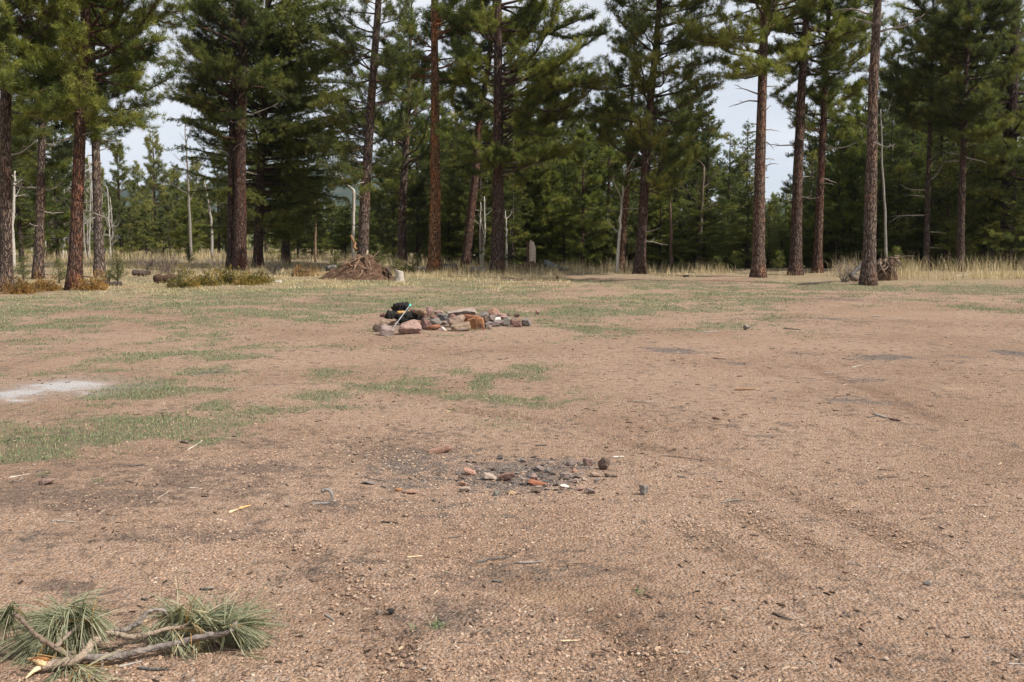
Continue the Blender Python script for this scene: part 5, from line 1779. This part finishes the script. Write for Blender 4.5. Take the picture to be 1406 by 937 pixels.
# ------------------------------------------------------------------ the broken pine bough in the foreground
def bough():
    base = G(95, 912, 0)
    bz = HZ(base[0], base[1])
    base[2] = bz
    root = empty('broken_pine_bough', tuple(base), 'freshly broken pine bough with wilting needles on the gravel at the lower left', 'branch')
    P = lambda lst: np.array([G(px, py, z) for px, py, z in lst]) - np.array([base[0], base[1], 0])
    rng = np.random.default_rng(55)

    def smooth(p, n=4):
        t = np.linspace(0, len(p) - 1, n * (len(p) - 1) + 1)
        q = np.stack([np.interp(t, np.arange(len(p)), p[:, i]) for i in range(3)], -1)
        for _ in range(3):
            q[1:-1] = .25 * q[:-2] + .5 * q[1:-1] + .25 * q[2:]
        return q
    limbs = {
        'main': ([(58, 915, .035), (78, 913, .035), (98, 912, .035), (113, 904, .04), (121, 893, .05), (128, 882, .06), (141, 874, .07), (157, 870, .075), (166, 874, .07), (175, 879, .065), (188, 877, .07), (205, 872, .08), (228, 866, .09), (258, 861, .095)], .0215, .0085, (.34, .265, .20)),
        'lower': ([(113, 904, .035), (135, 906, .03), (160, 904, .03), (185, 899, .035), (212, 891, .04), (240, 886, .05), (265, 879, .065), (285, 875, .08), (305, 872, .09), (318, 868, .10), (323, 861, .115), (324, 854, .12)], .017, .0095, (.23, .195, .17)),
        'upper': ([(157, 870, .075), (170, 868, .085), (183, 862, .10), (193, 856, .12), (198, 848, .14), (203, 842, .155), (214, 839, .16), (226, 841, .15), (236, 848, .12)], .012, .006, (.25, .215, .185)),
        'left': ([(100, 908, .035), (88, 898, .06), (76, 891, .085), (62, 883, .10), (50, 875, .12), (42, 866, .135), (34, 856, .15), (26, 849, .155), (14, 845, .155), (0, 843, .14), (-14, 848, .11)], .0115, .007, (.19, .14, .105)),
        'spur': ([(76, 891, .085), (88, 880, .10), (97, 871, .115), (106, 862, .135), (114, 853, .15), (119, 845, .16)], .0085, .006, (.25, .19, .15)),
        'twig': ([(116, 896, .05), (114, 886, .065), (112, 877, .08), (110, 868, .09)], .006, .004, (.23, .18, .14)),
        'cross': ([(104, 898, .04), (94, 900, .04), (84, 897, .035)], .009, .006, (.27, .22, .17)),
        'low_twig': ([(139, 905, .03), (141, 915, .02), (137, 926, .012), (126, 935, .01)], .007, .005, (.20, .16, .13)),
        'mid_twig': ([(225, 874, .05), (240, 872, .06), (258, 869, .075), (268, 868, .08)], .005, .004, (.23, .17, .13)),
    }
    for nm, (lst, r0, r1, c) in limbs.items():
        q = smooth(P(lst))
        mb = MB()
        rr = np.linspace(r0, r1, len(q)) * (1 + .10 * np.sin(np.arange(len(q)) * 2.1))
        q[1:-1] += rng.normal(0, .0018, (len(q) - 2, 3))
        mb.tube(q, rr * .9, 12, .18, len(nm), freq=(2.2, 45))
        mb.obj('limb', M['branch_bark'], root, color=c)
    # torn end: splinters of bare wood
    for k, (lst, r0, c) in enumerate([([(64, 914, .04), (54, 911, .05), (44, 908, .055), (38, 907, .05)], .017, (.66, .47, .26)), ([(62, 917, .03), (52, 920, .03), (43, 926, .02), (35, 934, .012)], .012, (.68, .53, .33)),
                                      ([(66, 909, .055), (56, 906, .062), (47, 906, .062), (42, 908, .06)], .010, (.34, .155, .06))]):
        q = smooth(P(lst))
        mb = MB()
        mb.tube(q, r0 * np.linspace(1, .25, len(q)), 8, .25, k, freq=(2, 60))
        mb.obj('splinter', M['wood'], root, color=c)

    def tuft(px, py, z, dirpx, K, L, spread, seed, droop=.5, dead=.0):
        """one spray of long needles; dirpx: place of the photo (and height) it points to"""
        r = np.random.default_rng(seed)
        o = P([(px, py, z)])[0]
        d = unit((P([dirpx])[0] - o)[None])[0]
        n = K
        n3 = (n + 2) // 3
        rep = lambda a: np.repeat(a, 3, 0)[:n]
        b = o + d * rep(r.uniform(-.09, .015, (n3, 1))) + rep(r.normal(0, .004, (n3, 3)))
        v = unit(d + rep(r.normal(0, spread, (n3, 3))) + r.normal(0, .035, (n, 3)))
        Ln = L * r.uniform(.7, 1.1, n)
        seg = 4
        side = unit(np.cross(v, r.normal(size=(n, 3))))
        L = L * 1.2
        Ln = Ln * 1.2
        w = .0013 * r.uniform(.8, 1.3, n)
        pts, cur, dv = [b], b, v
        for k in range(seg):
            dv = unit(dv + np.array([0, 0, -droop / seg]) * r.uniform(.4, 1.3, (n, 1)) + r.normal(0, .05, (n, 3)))
            cur = cur + dv * (Ln / seg)[:, None]
            cur[:, 2] = np.maximum(cur[:, 2], .003)
            pts.append(cur)
        V = np.zeros((n, 2 * seg + 3, 3))
        for k in range(seg + 1):
            f = 1.0 if k < seg else .35
            V[:, 2 * k] = pts[k] - side * (w * f)[:, None]
            V[:, 2 * k + 1] = pts[k] + side * (w * f)[:, None]
        V = V[:, :2 * seg + 2]
        m = 2 * seg + 2
        q = np.array([[2 * k, 2 * k + 1, 2 * k + 3, 2 * k + 2] for k in range(seg)])[None] + (np.arange(n) * m)[:, None, None]
        var = np.clip(rep(r.normal(.5, .24, n3)) + dead, 0, 1)
        mb = MB()
        mb.add(V.reshape(-1, 3), None, q.reshape(-1, 4), np.repeat(var, m))
        mb.obj('needle_tuft', M['fresh'], root)
    T = [  # px,py,z -> towards px,py,z
        ((119, 845, .16), (134, 852, .13), 230, .14, .55, .9, 0), ((117, 848, .155), (120, 875, .05), 200, .14, .45, .8, 0), ((116, 849, .15), (86, 838, .12), 220, .15, .4, .5, 0),
        ((100, 852, .12), (60, 842, .10), 260, .16, .35, .5, 0), ((80, 850, .10), (30, 850, .07), 260, .16, .4, .6, 0), ((70, 858, .10), (28, 872, .05), 240, .15, .45, .7, 0),
        ((95, 845, .10), (118, 838, .08), 170, .14, .4, .5, 0),
        ((54, 872, .09), (10, 896, .02), 230, .15, .4, .7, 0), ((56, 884, .07), (14, 912, .01), 200, .15, .4, .8, 0), ((80, 878, .08), (82, 898, .03), 120, .10, .45, .8, .1), ((75, 870, .09), (70, 900, .03), 160, .13, .5, .8, 0),
        ((96, 872, .09), (98, 900, .02), 150, .13, .5, .8, .05), ((110, 868, .09), (122, 900, .02), 120, .12, .5, .8, 0),
        ((80, 926, .012), (66, 950, .0), 70, .12, .5, .5, .05), ((104, 926, .012), (112, 950, .0), 80, .12, .5, .5, .05), ((128, 928, .015), (150, 940, .0), 90, .12, .5, .5, .1),
        ((8, 846, .15), (-8, 868, .06), 160, .13, .5, .8, .0), ((12, 850, .14), (6, 880, .04), 120, .13, .5, .8, .15),
        ((258, 861, .095), (284, 850, .12), 150, .12, .5, .4, .3), ((266, 868, .08), (262, 895, .02), 40, .12, .3, .8, .45),
        ((236, 848, .12), (215, 866, .05), 180, .14, .5, .9, .1), ((232, 846, .13), (205, 852, .08), 120, .13, .45, .8, .1),
        ((225, 872, .06), (206, 888, .01), 90, .13, .5, .8, .1), ((245, 868, .07), (238, 886, .02), 90, .12, .5, .8, .1),
        ((262, 848, .11), (232, 838, .10), 230, .15, .4, .5, 0), ((285, 846, .11), (250, 836, .10), 230, .15, .4, .4, 0), ((300, 848, .12), (338, 842, .10), 260, .15, .4, .5, 0), ((286, 858, .10), (320, 860, .05), 160, .13, .5, .6, .05),
        ((288, 848, .13), (318, 858, .07), 130, .13, .3, .6, .42),
        ((324, 854, .12), (352, 848, .10), 240, .15, .45, .5, 0), ((334, 860, .10), (368, 857, .06), 220, .15, .45, .6, 0), ((330, 868, .08), (362, 878, .01), 170, .13, .5, .7, 0), ((318, 852, .11), (302, 842, .11), 160, .13, .5, .5, 0),
        ((250, 884, .05), (284, 890, .03), 45, .11, .3, .5, .1), ((247, 886, .05), (258, 906, .0), 40, .08, .35, .6, .5),
        ((280, 862, .08), (262, 878, .03), 140, .13, .5, .7, .05), ((212, 880, .05), (226, 894, .01), 60, .10, .5, .7, .1),
    ]
    for q in range(9):       # needles shed flat on the gravel
        fx, fy = rng.uniform(0, 380), rng.uniform(850, 935)
        T.append(((fx, fy, .006), (fx + rng.uniform(-30, 30), fy + rng.uniform(-6, 6), .004), 16, .10, 1.6, .9, .25))
    for k, (o, d, K, L, sp, dr, dead) in enumerate(T):
        tuft(*o, d, int(K * .72), L, sp, 900 + k, dr, dead)
    # dry bud at the tips
    for (px, py, z, qx, qy, qz) in [(116, 850, .152, 120, 841, .165), (232, 848, .12, 240, 850, .11), (262, 868, .08, 270, 868, .08), (326, 866, .09, 336, 866, .085), (246, 884, .05, 252, 888, .045)]:
        q = P([(px, py, z), (qx, qy, qz)])
        mb = MB()
        mb.tube(q[0] + (q[1] - q[0]) * np.linspace(0, 1, 5)[:, None], np.array([.006, .008, .0085, .006, .002]), 7, .3, 3, freq=(2, 80))
        mb.obj('bud', M['wood'], root, color=(.32, .15, .07))


bough()

# ------------------------------------------------------------------ the air
mb = MB()
X0, X1, Y0, Y1, Z0, Z1 = -2600, 2600, -60, 3100, -40, 190
v = np.array([(x, y, z) for x in (X0, X1) for y in (Y0, Y1) for z in (Z0, Z1)], float)
mb.add(v, None, np.array([(0, 1, 3, 2), (4, 6, 7, 5), (0, 4, 5, 1), (2, 3, 7, 6), (0, 2, 6, 4), (1, 5, 7, 3)]))
mm, nt, out = new_mat('thin_air')
vol = nt.nodes.new('ShaderNodeVolumePrincipled')
vol.inputs['Color'].default_value = (.58, .73, 1.0, 1)
vol.inputs['Density'].default_value = .0001
vol.inputs['Anisotropy'].default_value = .2
nt.links.new(vol.outputs[0], out.inputs['Volume'])
tag(mb.obj('haze', mm, smooth=False), kind='stuff')

# ------------------------------------------------------------------ camera, light, sky
cam = bpy.data.objects.new('camera', bpy.data.cameras.new('camera'))
COL.objects.link(cam)
cam.location = (0, 0, HC)
cam.rotation_euler = (math.pi / 2 - TH, 0, 0)
cam.data.sensor_width = 36
cam.data.lens = 36 * F / 1406
cam.data.clip_end = 8000
cam.data.clip_start = .05
SC.camera = cam
EL, AZ = math.radians(48), math.radians(113)          # azimuth clockwise from +Y (the view direction)
sun = bpy.data.objects.new('sun', bpy.data.lights.new('sun', 'SUN'))
COL.objects.link(sun)
sun.data.energy = 5.0
sun.data.angle = math.radians(.6)
sun.data.color = (1.0, .945, .87)
d = Vector((math.sin(AZ) * math.cos(EL), math.cos(AZ) * math.cos(EL), math.sin(EL)))
sun.rotation_euler = d.to_track_quat('Z', 'Y').to_euler()
sun.location = d * 60
w = bpy.data.worlds.new('World')
SC.world = w
w.use_nodes = True
nt = w.node_tree
nt.nodes.clear()
k = NT(nt)
out = nt.nodes.new('ShaderNodeOutputWorld')
bg = nt.nodes.new('ShaderNodeBackground')
sky = nt.nodes.new('ShaderNodeTexSky')
sky.sky_type = 'NISHITA'
sky.sun_disc = False
sky.sun_elevation = EL
sky.sun_rotation = AZ
sky.dust_density = 2.0
sky.air_density = 1.0
sky.altitude = 2400
co = k.n('ShaderNodeTexCoord').outputs['Generated']
cl = k.noise(k.map(co, (1.0, 1.0, 3.0)), 2.2, 5, .55)
veil = k.math('ADD', .55, k.math('MULTIPLY', k.ss(.3, .7, cl), .4))
cs = k.mix(veil, sky.outputs[0], (9.5, 9.7, 10.1))
k.l(cs, bg.inputs['Color'])
bg.inputs['Strength'].default_value = .075
k.l(bg.outputs[0], out.inputs['Surface'])
SC.view_settings.view_transform = 'Standard'
SC.view_settings.look = 'None'
SC.view_settings.exposure = 0.4
SC.view_settings.gamma = 1.0
SC.render.engine = 'CYCLES'
SC.cycles.max_bounces = 6
SC.cycles.diffuse_bounces = 3
SC.cycles.transmission_bounces = 3
